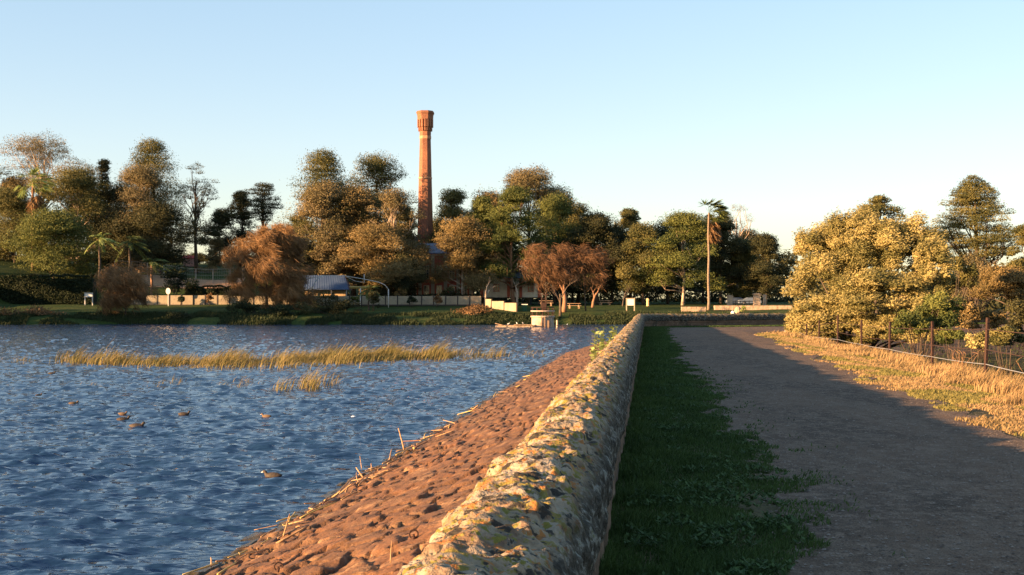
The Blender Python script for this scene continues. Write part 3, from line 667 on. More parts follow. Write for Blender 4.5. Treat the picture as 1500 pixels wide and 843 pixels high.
# ---------------- back line of trees: name, label, cat, px, ytop, wpx, Y, ylow, shape, pal, bark, nl, ncl, cr, flat, leaf, seed, gap, lean
T = [
 ('gum_tree', 'tall open gum tree at far left with separate brown leaf clumps on bare pale limbs', 66, 198, 122, 262, 290, 'top', 'pink', 'pale_bark', 6200, 13, .25, .6, .34, 1, .75, 0),
 ('gum_tree', 'gum tree cut off by the left edge of the picture, only its branch tips showing', -42, 205, 92, 262, 420, 'round', 'olive', 'pale_bark', 5000, 20, .22, .7, .4, 2, .5, 0),
 ('pine_tree', 'small dark pine top poking up between the tall gum and the highest left tree', 152, 234, 42, 268, 330, 'cone', 'dark', 'bark', 4500, 22, .3, .5, .36, 3, 0, 0),
 ('hoop_pine', 'tallest dark pine of the left group with a rounded pointed crown', 222, 205, 112, 264, 330, 'dome', 'olive', 'bark', 10000, 46, .24, .65, .38, 4, 0, 0),
 ('gum_tree', 'broad gum tree with pinkish golden foliage below the tallest pine', 205, 246, 108, 250, 372, 'dome', 'pink', 'pale_bark', 10500, 34, .21, .8, .38, 5, .25, 0),
 ('gum_tree', 'leafy gum tree with olive tufts just right of the fan palm', 112, 248, 104, 250, 375, 'dome', 'olive', 'pale_bark', 9500, 30, .23, .8, .4, 6, .25, 0),
 ('gum_tree', 'rounded olive tree under the tall gum at the far left', 22, 282, 100, 248, 410, 'dome', 'olive', 'bark', 9500, 30, .24, .8, .42, 7, 0, 0),
 ('broad_tree', 'dark leafy tree filling the left bank above the clipped hedge', 78, 312, 128, 240, 430, 'dome', 'green', 'bark', 12500, 36, .24, .75, .42, 8, 0, 0),
 ('fig_tree', 'dark dense tree standing below the tallest pine, left of the open hill', 236, 300, 104, 246, 425, 'dome', 'dark', 'bark', 11000, 34, .24, .75, .42, 9, 0, 0),
 ('open_tree', 'thin dark see-through tree with black branches standing on the left hill', 288, 238, 62, 262, 335, 'round', 'dark', 'bark', 3300, 34, .17, .7, .3, 10, .55, 0),
 ('pine_tree', 'small flat-topped pine on the hilltop, right one of a close pair', 384, 268, 48, 290, 312, 'round', 'dark', 'bark', 2600, 12, .34, .45, .36, 11, .5, 0),
 ('pine_tree', 'dark rounded pine on the hilltop left of the flat-topped one', 352, 280, 44, 286, 345, 'dome', 'dark', 'bark', 4200, 18, .32, .6, .38, 12, 0, 0),
 ('broad_tree', 'dark low tree on the hill behind the open lawn', 322, 306, 46, 284, 390, 'dome', 'dark', 'bark', 5000, 18, .3, .8, .4, 13, 0, 0),
 ('small_tree', 'young yellow-green tree at the edge of the hill lawn', 316, 350, 30, 272, 392, 'dome', 'gold', 'bark', 1800, 10, .3, .8, .34, 14, 0, 0),
 ('broad_tree', 'distant dark tree on the hill seen past the trunk of the open tree', 292, 372, 50, 296, 386, 'dome', 'dark', 'bark', 2600, 12, .3, .6, .4, 15, 0, 0),
 ('hoop_pine', 'tall golden-brown pine with a pointed top left of the chimney', 473, 221, 132, 268, 300, 'tall', 'olive', 'bark', 9000, 38, .24, .6, .4, 16, 0, 0),
 ('gum_tree', 'broad golden gum tree with pale tufted foliage in front of the pointed pine', 474, 268, 112, 256, 360, 'dome', 'pink', 'pale_bark', 11000, 34, .2, .75, .4, 17, .2, 0),
 ('gum_tree', 'tall open gum tree with pale forked limbs just left of the chimney', 553, 227, 108, 262, 340, 'dome', 'olive', 'pale_bark', 8000, 26, .23, .65, .38, 18, .55, 0),
 ('gum_tree', 'pinkish twiggy gum tree leaning in front of the chimney shaft', 578, 282, 76, 252, 372, 'dome', 'pink', 'pale_bark', 5000, 24, .22, .8, .36, 19, .5, 0),
 ('broad_tree', 'far dark tree behind the weeping brown tree', 434, 318, 50, 272, 410, 'dome', 'olive', 'bark', 5500, 18, .26, .75, .4, 20, 0, 0),
 ('round_bush_tree', 'dense nearly black round tree behind the blue-roofed shelter', 438, 352, 46, 246, 430, 'round', 'dark', 'bark', 5500, 16, .3, .9, .4, 21, 0, 0),
 ('small_tree', 'rusty pink twiggy tree above the blue roof', 484, 350, 66, 246, 425, 'dome', 'pink', 'bark', 5500, 22, .24, .8, .36, 22, 0, 0),
 ('broad_tree', 'spreading tree with a golden left side and black right side over the playground', 556, 332, 130, 240, 425, 'dome', 'gold', 'bark', 13500, 40, .2, .6, .38, 23, 0, 0),
 ('fig_tree', 'low black-green tree beneath the spreading tree, left of the red building', 586, 372, 76, 236, 440, 'dome', 'dark', 'bark', 7500, 24, .24, .7, .4, 24, 0, 0),
 ('broad_tree', 'olive tree rising just right of the chimney shaft', 664, 280, 66, 262, 370, 'dome', 'olive', 'bark', 7500, 24, .26, .7, .4, 25, 0, 0),
 ('gum_tree', 'feathery light green gum tree overhanging the red building', 678, 322, 100, 238, 425, 'dome', 'gold', 'pale_bark', 11500, 34, .22, .75, .36, 26, .1, 0),
 ('gum_tree', 'green gum tree with a leaning orange trunk near the end of the panel fence', 706, 290, 66, 246, 415, 'dome', 'green', 'orange_bark', 7500, 26, .24, .7, .38, 27, 0, 0),
 ('gum_tree', 'highest gum tree right of the chimney with a pale broken crown', 774, 249, 98, 266, 330, 'dome', 'pink', 'pale_bark', 8500, 26, .24, .65, .4, 28, .4, 0),
 ('gum_tree', 'tufted yellow-green gum tree with a thick orange trunk beside the fence end', 752, 276, 86, 240, 420, 'tall', 'green', 'orange_bark', 12000, 36, .22, .65, .38, 29, .15, 0),
 ('gum_tree', 'dense green gum tree behind the brown weeping pair', 812, 292, 96, 250, 418, 'dome', 'green', 'bark', 12000, 32, .23, .8, .4, 30, 0, 0),
 ('fig_tree', 'dark dense tree to the right of the weeping brown trees', 874, 316, 84, 246, 428, 'dome', 'dark', 'bark', 11000, 28, .24, .8, .42, 31, 0, 0),
 ('gum_tree', 'tree with a small rounded golden-green top above the dark ones', 922, 307, 52, 262, 380, 'dome', 'olive', 'bark', 5500, 16, .3, .6, .4, 32, 0, 0),
 ('broad_tree', 'olive-brown tree behind the white notice board', 942, 330, 74, 244, 432, 'dome', 'olive', 'bark', 9000, 26, .26, .75, .4, 33, 0, 0),
 ('gum_tree', 'wide-topped dark green gum tree left of the tall single palm', 1000, 314, 98, 242, 425, 'dome', 'green', 'pale_bark', 11500, 32, .22, .65, .4, 34, .15, 0),
 ('gum_tree', 'dark gum tree directly behind the tall single palm', 1056, 318, 82, 250, 420, 'dome', 'dark', 'bark', 8500, 24, .25, .7, .4, 35, .2, 0),
 ('open_tree', 'nearly leafless pale twiggy tree right of the tall single palm', 1078, 299, 62, 262, 370, 'round', 'pink', 'pale_bark', 1300, 34, .16, .9, .24, 36, .4, 0),
 ('broad_tree', 'dark tree at the right end of the far tree line, beside the big pale bush', 1122, 347, 64, 244, 430, 'dome', 'dark', 'bark', 8500, 24, .26, .75, .4, 37, 0, 0),
 ('broad_tree', 'dark understorey tree low behind the stone gate posts', 1090, 352, 60, 252, 436, 'dome', 'olive', 'bark', 5500, 20, .26, .8, .4, 38, 0, 0),
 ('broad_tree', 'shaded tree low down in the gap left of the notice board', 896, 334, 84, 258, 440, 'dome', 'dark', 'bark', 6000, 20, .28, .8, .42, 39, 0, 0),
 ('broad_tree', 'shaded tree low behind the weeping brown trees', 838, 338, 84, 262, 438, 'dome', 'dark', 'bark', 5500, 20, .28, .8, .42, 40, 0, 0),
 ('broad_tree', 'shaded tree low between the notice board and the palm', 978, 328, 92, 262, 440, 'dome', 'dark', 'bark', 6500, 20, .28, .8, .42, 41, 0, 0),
 ('broad_tree', 'dark tree low behind the two leaning palms at left', 172, 318, 100, 250, 430, 'dome', 'dark', 'bark', 7500, 24, .26, .8, .42, 42, 0, 0),
 ('gum_tree', 'olive gum tree filling the gap between the fan palm and the tall open gum', 20, 262, 70, 262, 420, 'dome', 'gold', 'bark', 6500, 22, .26, .8, .42, 151, 0, 0),
 ('gum_tree', 'shaggy olive tree just left of the small dark pine top', 128, 268, 96, 264, 420, 'dome', 'olive', 'bark', 8000, 26, .26, .8, .42, 152, 0, 0),
 ('broad_tree', 'dark green tree between the small pine top and the golden gum', 172, 276, 84, 262, 420, 'dome', 'dark', 'bark', 7000, 24, .26, .8, .42, 153, 0, 0),
 ('gum_tree', 'golden brown gum tree closing the gap between the two tall trees left of the chimney', 516, 274, 90, 262, 420, 'dome', 'gold', 'bark', 8000, 26, .26, .8, .42, 154, 0, 0),
 ('broad_tree', 'olive tree hugging the left side of the chimney shaft', 592, 300, 52, 262, 420, 'dome', 'olive', 'bark', 5000, 18, .28, .8, .42, 155, 0, 0),
 ('broad_tree', 'dark green tree right behind the engine house roof', 646, 322, 70, 270, 420, 'dome', 'dark', 'bark', 6000, 20, .28, .8, .42, 156, 0, 0),
 ('gum_tree', 'golden green gum tree between the chimney and the highest right-hand gum', 716, 284, 84, 258, 420, 'dome', 'gold', 'bark', 8000, 26, .26, .8, .42, 157, 0, 0),
 ('gum_tree', 'leafy green tree low between the leaning gum and the thick orange trunk', 730, 330, 90, 250, 424, 'dome', 'green', 'bark', 8000, 26, .26, .8, .42, 158, 0, 0),
 ('broad_tree', 'dark olive tree on the right shoulder of the highest right-hand gum', 846, 300, 74, 262, 420, 'dome', 'olive', 'bark', 6500, 22, .28, .8, .42, 159, 0, 0),
 ('broad_tree', 'far dark tree between the tall palm and the dark tree at the right end', 1094, 338, 60, 266, 428, 'dome', 'dark', 'bark', 5000, 18, .28, .8, .42, 160, 0, 0),
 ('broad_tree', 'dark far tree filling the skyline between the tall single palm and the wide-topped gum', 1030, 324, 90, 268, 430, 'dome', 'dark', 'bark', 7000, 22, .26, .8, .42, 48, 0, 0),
 ('broad_tree', 'olive far tree between the tallest right-hand gum and the weeping pair', 812, 276, 84, 270, 430, 'dome', 'olive', 'bark', 7000, 22, .26, .8, .42, 49, 0, 0),
 ('broad_tree', 'olive far tree just left of the chimney foot', 520, 300, 110, 272, 430, 'dome', 'olive', 'bark', 8000, 26, .26, .8, .42, 50, 0, 0),
 ('open_tree', 'tree behind the big pale bush with a thin flat brownish top', 1288, 287, 74, 120, 345, 'dome', 'olive', 'bark', 4200, 34, .2, .5, .24, 43, .2, 0),
 ('hoop_pine', 'tall layered pine on the right, open brown-green crown against the sky', 1427, 257, 112, 125, 372, 'tall', 'olive', 'bark', 11000, 56, .16, .5, .2, 44, .35, 0),
 ('open_tree', 'bare brownish tree on the right under the tall layered pine', 1424, 370, 90, 105, 450, 'dome', 'pink', 'bark', 6000, 32, .2, .8, .2, 45, .3, 0),
 ('broad_tree', 'dark tree cut off by the right edge of the picture', 1512, 330, 64, 118, 420, 'dome', 'olive', 'bark', 6500, 26, .22, .6, .24, 46, .25, 0),
 ('broad_tree', 'olive tree low on the right behind the wire fence', 1478, 395, 84, 88, 470, 'dome', 'gold', 'bark', 9000, 26, .22, .75, .18, 47, 0, 0),
]
for (nm, lb, px, yt, wp, Y, yl, sh, pal, bk, nl, ncl, cr, fl, lf, sd_, gp, ln) in T:
    if px < 262 and Y >= 246: Y = 256+(Y-246)*.6
    if 430 < px < 600: Y = 253 if px == 553 else 236+(Y-240)*.33
    op = nm == 'open_tree'
    tall_ = nm == 'gum_tree' and gp >= .4 or Y < 200
    yl = yl if op else (min(yl+14, 440) if tall_ or px < 400 and Y > 280 else max(yl+8, 418))
    make_tree(nm, lb, 'tree', px, yt, wp*(1.12 if op else 1.24), Y, yl, sh, pal, bk, int(nl*(1.8 if op else 4.9)), int(ncl*(1.2 if op else 3.1)), cr*(1.15 if op else 1.2), min(1, fl*1.15), lf*.76, sd_, None, ln, gp*.55)
# trees of the lake's left shore standing outside the frame (they shade the bank)
for i, (x_, Y, h_, sd_) in enumerate(((-98, 196, 17, 51), (-106, 186, 19, 52), (-113, 174, 20, 53), (-122, 164, 21, 54), (-132, 152, 21, 55), (-142, 140, 22, 56), (-100, 215, 19, 57), (-128, 182, 22, 58), (-140, 168, 23, 59))):
    g_ = ground(x_, Y); make_tree('broad_tree', 'dark tree on the shore beyond the left edge of the picture', 'tree', 750+x_/Y*F, HY-(h_+g_-CAMZ)/Y*F, 13/Y*F, Y, HY-(g_+1.5-CAMZ)/Y*F, 'dome', 'dark', 'bark', 5000, 20, .36, .8, .8, sd_, 'shore trees beyond the left edge')

casuarina('large golden-brown weeping tree leaning over the bank left of the blue-roofed shelter', 392, 314, 108, 216, 466, seed=61, nl=17000, lean=1.2)
casuarina('scraggly brown weeping tree at the waterline below the two leaning palms', 184, 372, 76, 205, 474, seed=62, nl=4500, lean=-1)
casuarina('reddish-brown feathery tree with bare grey limbs behind the water tower base', 800, 346, 72, 212, 425, seed=63, nl=2800, lean=.5, strand=1.1, pal='rustleaf')
casuarina('reddish-brown feathery tree right of the one behind the water tower base', 858, 352, 66, 214, 420, seed=64, nl=2200, lean=.8, strand=1.1, pal='rustleaf')
casuarina('small bent weeping branch tree with a pale arched limb beside the shelter', 420, 398, 40, 212, 462, seed=65, nl=2800, lean=1.0, strand=1.1)

palm('fan_palm', 'fan palm with a shaggy orange trunk among the trees at far left', 48, 250, 268, 250, 4.4, 71, .4, 'fresh', 34)
palm('feather_palm', 'wind-blown bright feather palm in front of the dark trees, left of its pair', 146, 330, 352, 236, 3.4, 72, .45, 'fresh', 22, False, 'bark', False)
palm('feather_palm', 'darker feather palm right of the bright wind-blown one', 190, 336, 356, 240, 3.6, 73, .4, 'palm', 20, False, 'bark', False)
palm('feather_palm', 'low drooping palm with an orange trunk left of the open hill', 222, 372, 388, 228, 3.4, 74, .35, 'palm', 20, False, 'orange_bark', False)
palm('fan_palm', 'tall single fan palm with a pale slender trunk and wind-blown head', 1038, 285, 312, 218, 3.5, 75, .8, 'palm', 48, True, 'palm_bark', True, .23)
palm('feather_palm', 'small dark palm on the bank in front of the panel fence', 540, 405, 425, 214, 2.4, 76, .3, 'palm', 16, False, 'bark', False, .16)

# the wood that closes the view behind all the single trees
rng = np.random.default_rng(500)
cl_ = []
for px in np.arange(-120, 1560, 7.0):
    if 268 < px < 350: continue
    Y = 300+rng.normal()*8 if px < 1180 else 190+rng.normal()*10
    x = (px-750)/F*Y; g = ground(x, Y); top = CAMZ-((398 if px < 600 else 372 if px < 1180 else 404)+rng.normal()*8-HY)/F*Y
    for q in (.08, .3, .55, .88): cl_.append((x+rng.normal(), Y+rng.normal()*2, g+(top-g)*q, 2.4, 2.4, 2.3))
p, D, Nn, t = crown_pts(cl_, 110000, rng, .1, .5)
V, Fc = leaves(p, D, .75, .4, Nn, rng)
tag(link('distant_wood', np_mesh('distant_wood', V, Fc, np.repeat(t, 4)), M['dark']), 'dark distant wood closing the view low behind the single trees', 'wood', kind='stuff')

# clipped hedge on the left
rng = np.random.default_rng(80)
def box_hedge(name, label, cat, px0, px1, yt, yb, Y, depth, pal, nl, leaf, seed):
    rng = np.random.default_rng(seed); a, b = P(px0, yt, Y), P(px1, yb, Y); x0, x1 = a.x, b.x; g = ground((x0+x1)/2, Y); h = a.z-g
    root = empty(name, ((x0+x1)/2, Y, g), 0, label, cat)
    L = x1-x0; s = rng.random(nl); side = rng.random(nl)
    px_ = (rng.random(nl)-.5)*L; pz = rng.random(nl)*h; py_ = np.where(side < .6, -depth/2, (rng.random(nl)-.5)*depth); pz = np.where(side < .6, pz, h)
    bump_ = .25*vnoise(px_*.8, pz*.8)
    p = np.stack([px_, py_-bump_*(side < .6)+rng.normal(size=nl)*.08, pz+bump_*(side >= .6)+rng.normal(size=nl)*.06], -1)
    D = rng.normal(size=(nl, 3)); D /= np.linalg.norm(D, axis=1)[:, None]
    V, Fc = leaves(p, D, leaf, leaf*.5, None, rng)
    link('foliage', np_mesh('foliage', V, Fc, np.repeat(rng.random(nl), 4)), M[pal], root)
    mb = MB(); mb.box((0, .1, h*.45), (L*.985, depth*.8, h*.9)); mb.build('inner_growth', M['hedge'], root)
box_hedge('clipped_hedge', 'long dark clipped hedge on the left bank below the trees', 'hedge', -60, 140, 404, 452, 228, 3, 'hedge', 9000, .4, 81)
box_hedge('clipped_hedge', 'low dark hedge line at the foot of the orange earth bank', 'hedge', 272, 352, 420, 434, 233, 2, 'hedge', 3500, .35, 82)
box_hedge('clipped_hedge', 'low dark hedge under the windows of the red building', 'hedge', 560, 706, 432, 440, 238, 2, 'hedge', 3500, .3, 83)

# shrubs along the far bank
B = [
 ('dark round shrub on the bank left of the open hill, above the fence', [(262, 415, 232, 32, 26)], 'hedge', 3500, .36),
 ('dark reedy shrub on the waterline under the large weeping tree', [(352, 458, 203, 30, 20), (400, 462, 202, 36, 16)], 'hedge', 4500, .34),
 ('big dark shrub on the waterline in front of the blue-roofed shelter', [(470, 450, 205, 34, 24), (505, 458, 204, 26, 18)], 'dark', 5500, .34),
 ('small dark shrub on the bank right of the shelter poles', [(547, 443, 212, 11, 17)], 'dark', 1200, .3),
 ('brown twiggy thicket on the waterline near the end of the panel fence', [(694, 462, 204, 36, 15)], 'brown', 3400, .3),
 ('yellow-green bush peeping over the panel fence', [(586, 432, 229, 10, 12)], 'gold', 900, .26),
 ('tawny bank scrub at the far left edge of the water', [(25, 462, 204, 50, 12), (75, 464, 203, 30, 9)], 'brown', 4200, .34),
 ('low dark scrub on the waterline left of the long lawn', [(268, 468, 203, 34, 8)], 'hedge', 1800, .3),
 ('low dark scrub on the waterline between the shelter and the brown thicket', [(600, 470, 203, 50, 6)], 'hedge', 2000, .3),
 ('pale bush on the hill beside the wire enclosure', [(302, 396, 262, 18, 7)], 'gold', 900, .3),
 ('small dark shrub against the left part of the panel fence, right of the round sign', [(265, 440, 224, 6, 8)], 'hedge', 700, .28),
 ('small reddish shrub growing over the panel fence left of the large weeping tree', [(307, 439, 224, 6, 9)], 'brown', 700, .28),
 ('small leafy shrub against the panel fence just right of the blue-roofed shelter', [(520, 441, 224, 8, 7)], 'green', 800, .28),
 ('small dark shrub against the panel fence between the two far shade poles and the chimney', [(603, 441, 224, 8, 8)], 'hedge', 800, .28),
 ('twiggy brown shrub against the panel fence in front of the red building', [(640, 442, 223, 9, 8)], 'brown', 800, .28),
 ('dark shrub against the panel fence under the leaning gum', [(660, 432, 236, 18, 14)], 'dark', 1500, .3),
]
for i, (lb, el, pal, nl, lf) in enumerate(B):
    shrub('bank_shrub', lb, 'shrub', el, pal, nl, lf, 90+i, 'shrubs along the far bank')

# the big pale bush by the path, and its neighbours
shrub('large_bush', 'huge pale golden leafy bush behind the wire fence at the bend of the path', 'bush',
      [(1212, 400, 66, 66, 84), (1262, 372, 65, 66, 70), (1330, 378, 64, 62, 66), (1216, 462, 64, 62, 34), (1290, 440, 62, 80, 50), (1368, 398, 61, 36, 52), (1180, 478, 64, 34, 34), (1236, 492, 63, 46, 34), (1300, 486, 62, 50, 36), (1352, 486, 60, 40, 40)],
      'bush', 260000, .135, 111, ncl=60, wind=.9, cs=.21, shell=.3, nstem=4, ratio=.36)
shrub('dark_bush', 'dark green bush on the shaded right flank of the huge pale bush', 'bush', [(1372, 462, 57, 36, 38), (1330, 480, 56, 30, 24)], 'green', 12000, .13, 112, ncl=18)
shrub('small_bush', 'small round yellow-green bush in the dip behind the fence at right', 'bush', [(1430, 508, 42, 19, 23)], 'bush', 2600, .12, 113)
shrub('scrub_bush', 'olive scrub bush in the dip behind the second fence post from the right', 'bush', [(1440, 470, 74, 44, 30)], 'gold', 7000, .16, 114)
shrub('scrub_bush', 'dark scrub bush at the right edge in the dip behind the fence', 'bush', [(1505, 478, 78, 36, 42)], 'dark', 6500, .17, 115)
shrub('scrub_bush', 'low green scrub in the dip left of the small round yellow-green bush', 'bush', [(1396, 498, 50, 22, 20)], 'green', 4500, .13, 117)
shrub('scrub_bush', 'low dull green scrub in the dip between the nearest fence post and the picture edge', 'bush', [(1476, 500, 56, 30, 20)], 'olive', 5500, .14, 118)
shrub('scrub_bush', 'brown scrub bush between the tall layered pine and the huge pale bush', 'bush', [(1400, 420, 84, 34, 50)], 'olive', 8500, .17, 116)
# ---------------- grass, reeds
def blades(name, label, x, y, z, h, wd, mname, rng, lean=(.25, 0), kind='stuff', cat=None, bend=.35, spread=.35):
    n = len(x); a = rng.random(n)*6.283
    dx = np.cos(a)*spread*rng.random(n)+lean[0]; dy = np.sin(a)*spread*rng.random(n)+lean[1]
    b0 = np.stack([x, y, z], -1); fa = rng.random(n)*3.14; s = np.stack([np.cos(fa), np.sin(fa), fa*0], -1)*(wd*.5)[:, None]
    m = b0+np.stack([dx*h*.35, dy*h*.35, h*.55], -1); tpt = b0+np.stack([dx*h*(.7+bend), dy*h*(.7+bend), h*(1-.3*rng.random(n))], -1)
    V = np.stack([b0-s, b0+s, m+s*.8, m-s*.8, tpt+s*.15, tpt-s*.15], 1).reshape(-1, 3)
    i = (np.arange(n)*6)[:, None]
    Fc = np.concatenate([i+np.array([[0, 1, 2, 3]]), i+np.array([[3, 2, 4, 5]])])
    t = np.clip(rng.random(n)*.6+.4*(vnoise(x*1.5, y*1.5)*.5+.5), 0, 1)
    o = link(name, np_mesh(name, V, Fc, np.repeat(t, 6)), M[mname])
    tag(o, label, cat or 'grass', kind=kind); return o
rng = np.random.default_rng(21)
def strip(n, y0, y1, f0, f1):
    y = y0*np.exp(rng.random(n)*math.log(y1/y0)); a, b = f0(y), f1(y); return a+(b-a)*rng.random(n), y
# shaded verge between wall and path
x, y = strip(150000, 6.0, 77, lambda y: .111*y-.29, lambda y: pleft(y)+.22)
edge_ = (x-.111*y+.2)/(pleft(y)-.111*y+.2)
cl1 = vnoise(x*2.6, y*1.6, seed=5)+.5*vnoise(x*7, y*5, seed=6)
k = (cl1 > -.95+1.15*(np.clip(edge_-.70, 0, 1)/.30)-.2) ; x, y, edge_, cl1 = x[k], y[k], edge_[k], cl1[k]
h = (.035+.05*np.clip(cl1+.5, 0, 1.3))*(1.15-.55*edge_)*(.6+.8*rng.random(len(x)))
h = np.maximum(h, .02)
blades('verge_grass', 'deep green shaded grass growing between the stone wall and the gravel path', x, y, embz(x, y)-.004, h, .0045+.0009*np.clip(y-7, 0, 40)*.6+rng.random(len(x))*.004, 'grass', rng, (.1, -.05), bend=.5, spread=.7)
# corner behind: grass at the foot of the far arm
n = 9000; s_ = rng.random(n)*30; w_ = .3+rng.random(n)*.9
x = C0[0]+E[0]*s_+E[1]*w_; y = C0[1]+E[1]*s_-E[0]*w_
blades('verge_grass', 'thin green grass along the foot of the far arm of the wall', x, y, embz(x, y), .05+.08*rng.random(n), np.full(n, .03), 'grass', rng)
# low broad-leaved weeds among the verge grass
n = 3600
y = 6.2*np.exp(rng.random(n)*math.log(34/6.2)); x = .111*y-.15+(pleft(y)-.111*y+.25)*rng.random(n)
k = vnoise(x*3.5, y*2.5, seed=55) > .1; x, y = np.repeat(x[k], 6), np.repeat(y[k], 6); n = len(x)
a = rng.random(n)*6.28; D = np.stack([np.cos(a), np.sin(a), .25+.7*rng.random(n)], -1); D /= np.linalg.norm(D, axis=1)[:, None]
L_ = .022+.03*rng.random(n); C_ = np.stack([x, y, embz(x, y)+.03+.03*rng.random(n)], -1)+D*(L_*.5)[:, None]
V, Fc = leaves(C_, D, L_, L_*.5, np.array([0, 0, 1.])+rng.normal(size=(n, 3))*.4, rng)
M['weedleaf'] = leafmat('verge_weed_leaves', (.03, .06, .018), (.075, .125, .038), .2)
tag(link('verge_weeds', np_mesh('verge_weeds', V, Fc, np.repeat(rng.random(n), 4)), M['weedleaf']), 'small broad-leaved weeds scattered among the shaded verge grass', 'weeds', kind='stuff')
# thin tufts pushing into the path edge
n = 9000
y = 6.3*np.exp(rng.random(n)*math.log(30/6.3)); x = pleft(y)+np.abs(rng.normal(size=n))*.28
k = vnoise(x*3.2, y*2.2, seed=15) > .12; x, y = x[k], y[k]
blades('edge_grass', 'sparse grass tufts creeping over the left edge of the gravel', x, y, embz(x, y)+.008, .02+.03*rng.random(len(x)), .005+.0006*y, 'grass', rng, bend=.6, spread=.9)
# sunlit right shoulder: short mixed, then tall dry
def fenceX(y): return np.interp(y, [5, 20, 26, 33, 39, 45.5, 52, 58, 65], [6.9, 9.1, 10.05, 11.3, 12.0, 12.95, 13.8, 14.5, 15.0])
x, y = strip(90000, 9.0, 66, lambda y: pright(y)-.35, lambda y: fenceX(y)-.4)
k = (vnoise(x*1.7, y*1.2, seed=25)+.35*vnoise(x*6, y*5, seed=26)) > .35-1.9*np.clip((x-pright(y)+.35)/1.2, 0, 1); x, y = x[k], y[k]
g_ = vnoise(x*1.1, y*.7, seed=27) > .05
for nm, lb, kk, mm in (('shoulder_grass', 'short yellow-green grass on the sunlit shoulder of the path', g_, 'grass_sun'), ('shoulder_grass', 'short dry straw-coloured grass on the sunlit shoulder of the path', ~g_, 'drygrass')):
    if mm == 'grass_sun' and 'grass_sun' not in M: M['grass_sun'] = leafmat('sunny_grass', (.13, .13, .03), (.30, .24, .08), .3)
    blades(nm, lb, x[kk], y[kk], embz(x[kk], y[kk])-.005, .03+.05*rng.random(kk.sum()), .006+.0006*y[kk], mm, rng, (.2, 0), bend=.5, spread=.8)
x, y = strip(95000, 11.0, 67, lambda y: fenceX(y)-1.5, lambda y: fenceX(y)+2.6)
q = (x-fenceX(y)+1.5)/1.2
k = (vnoise(x*1.3, y*1.0, seed=35)+.5*vnoise(x*4, y*3, seed=36)) > .6-1.1*np.clip(q, 0, 1.4); x, y, q = x[k], y[k], q[k]
h = (.10+.34*np.clip(q, 0, 1)*np.clip(.75+.5*vnoise(x*1.2, y*1.2, seed=38), .3, 1.2))*(.5+.6*rng.random(len(x)))*np.interp(y, [11, 30, 60], [1.0, 1.0, .9])
blades('dry_grass', 'tall dry golden grass growing along the wire fence', x, y, embz(x, y)-.01, h, .004+.00045*y, 'drygrass', rng, (.28, -.02), bend=.4, spread=.45)
# paddock grass in the dip
if 'rank' not in M: M['rank'] = leafmat('rank_grass', (.018, .032, .01), (.042, .052, .018), .2)
n = 70000
x = 14+rng.random(n)*45; y = 22+rng.random(n)*90; k = (ufun(x, y) > 9.2) & (-vfun(x, y) > 8); x, y = x[k], y[k]
blades('paddock_grass', 'rough green grass in the shaded dip beyond the fence', x, y, np.array([ground(a, b) for a, b in zip(x, y)]), .10+.16*rng.random(len(x)), .015+.0005*y, 'rank', rng)

# dry weed stalks by the last fence post
def twig_weed(x, y, h, seed, label):
    r_ = random.Random(seed); root = empty('dry_weed', (x, y, ground(x, y)), 0, label, 'weed', 'dry weeds by the fence'); mb = MB()
    for s in range(6):
        a = r_.random()*6.28; p = Vector((0, 0, 0)); d = Vector((math.cos(a)*.35, math.sin(a)*.35, 1)).normalized(); pts = [p.copy()]
        for k in range(5):
            p = p+d*h/5*r_.uniform(.8, 1.1); d = (d+Vector((r_.uniform(-.3, .4), r_.uniform(-.3, .3), 0))).normalized(); pts.append(p.copy())
            if k > 0:
                e = p+Vector((r_.uniform(-.25, .3), r_.uniform(-.2, .2), r_.uniform(.05, .22)))*h*.7; mb.tube([p, (p+e)/2+Vector((0, 0, .01)), e], [.006, .005, .003], 4)
        mb.tube(pts, [.009, .008, .007, .006, .005, .004], 5)
    mb.build('stalks', M['weed'], root)
M['weed'] = mat('weed_stalk', (.22, .12, .06), .9)
twig_weed(10.9, 25.6, .95, 1, 'branching dry brown weed just right of the nearest fence post')
twig_weed(11.4, 26.4, .8, 2, 'branching dry brown weed a little further right, near the picture edge')
twig_weed(11.7, 32.2, .8, 3, 'thin dry weed right of the second fence post')
twig_weed(10.5, 28.5, .7, 4, 'thin dry weed standing between the two nearest fence posts')

# rank dark grass on the steep foot of the far bank
n = 60000
x = -95+rng.random(n)*150; tt_ = 9*rng.random(n)**1.3; y = shore(x)+tt_; k = vnoise(x*.35, y*.4, seed=44) > -.35; x, y, tt_ = x[k], y[k], tt_[k]
if 'rank' not in M: M['rank'] = leafmat('rank_grass', (.018, .032, .01), (.042, .052, .018), .2)
blades('bank_grass', 'dark rank grass on the steep foot of the far bank', x, y, HG(x, y)-.02, (.25+.55*rng.random(len(x)))*(.4+.8*(vnoise(x*.25, y*.3, seed=45)*.5+.5)), np.full(len(x), .12), 'rank', rng, (.2, 0))
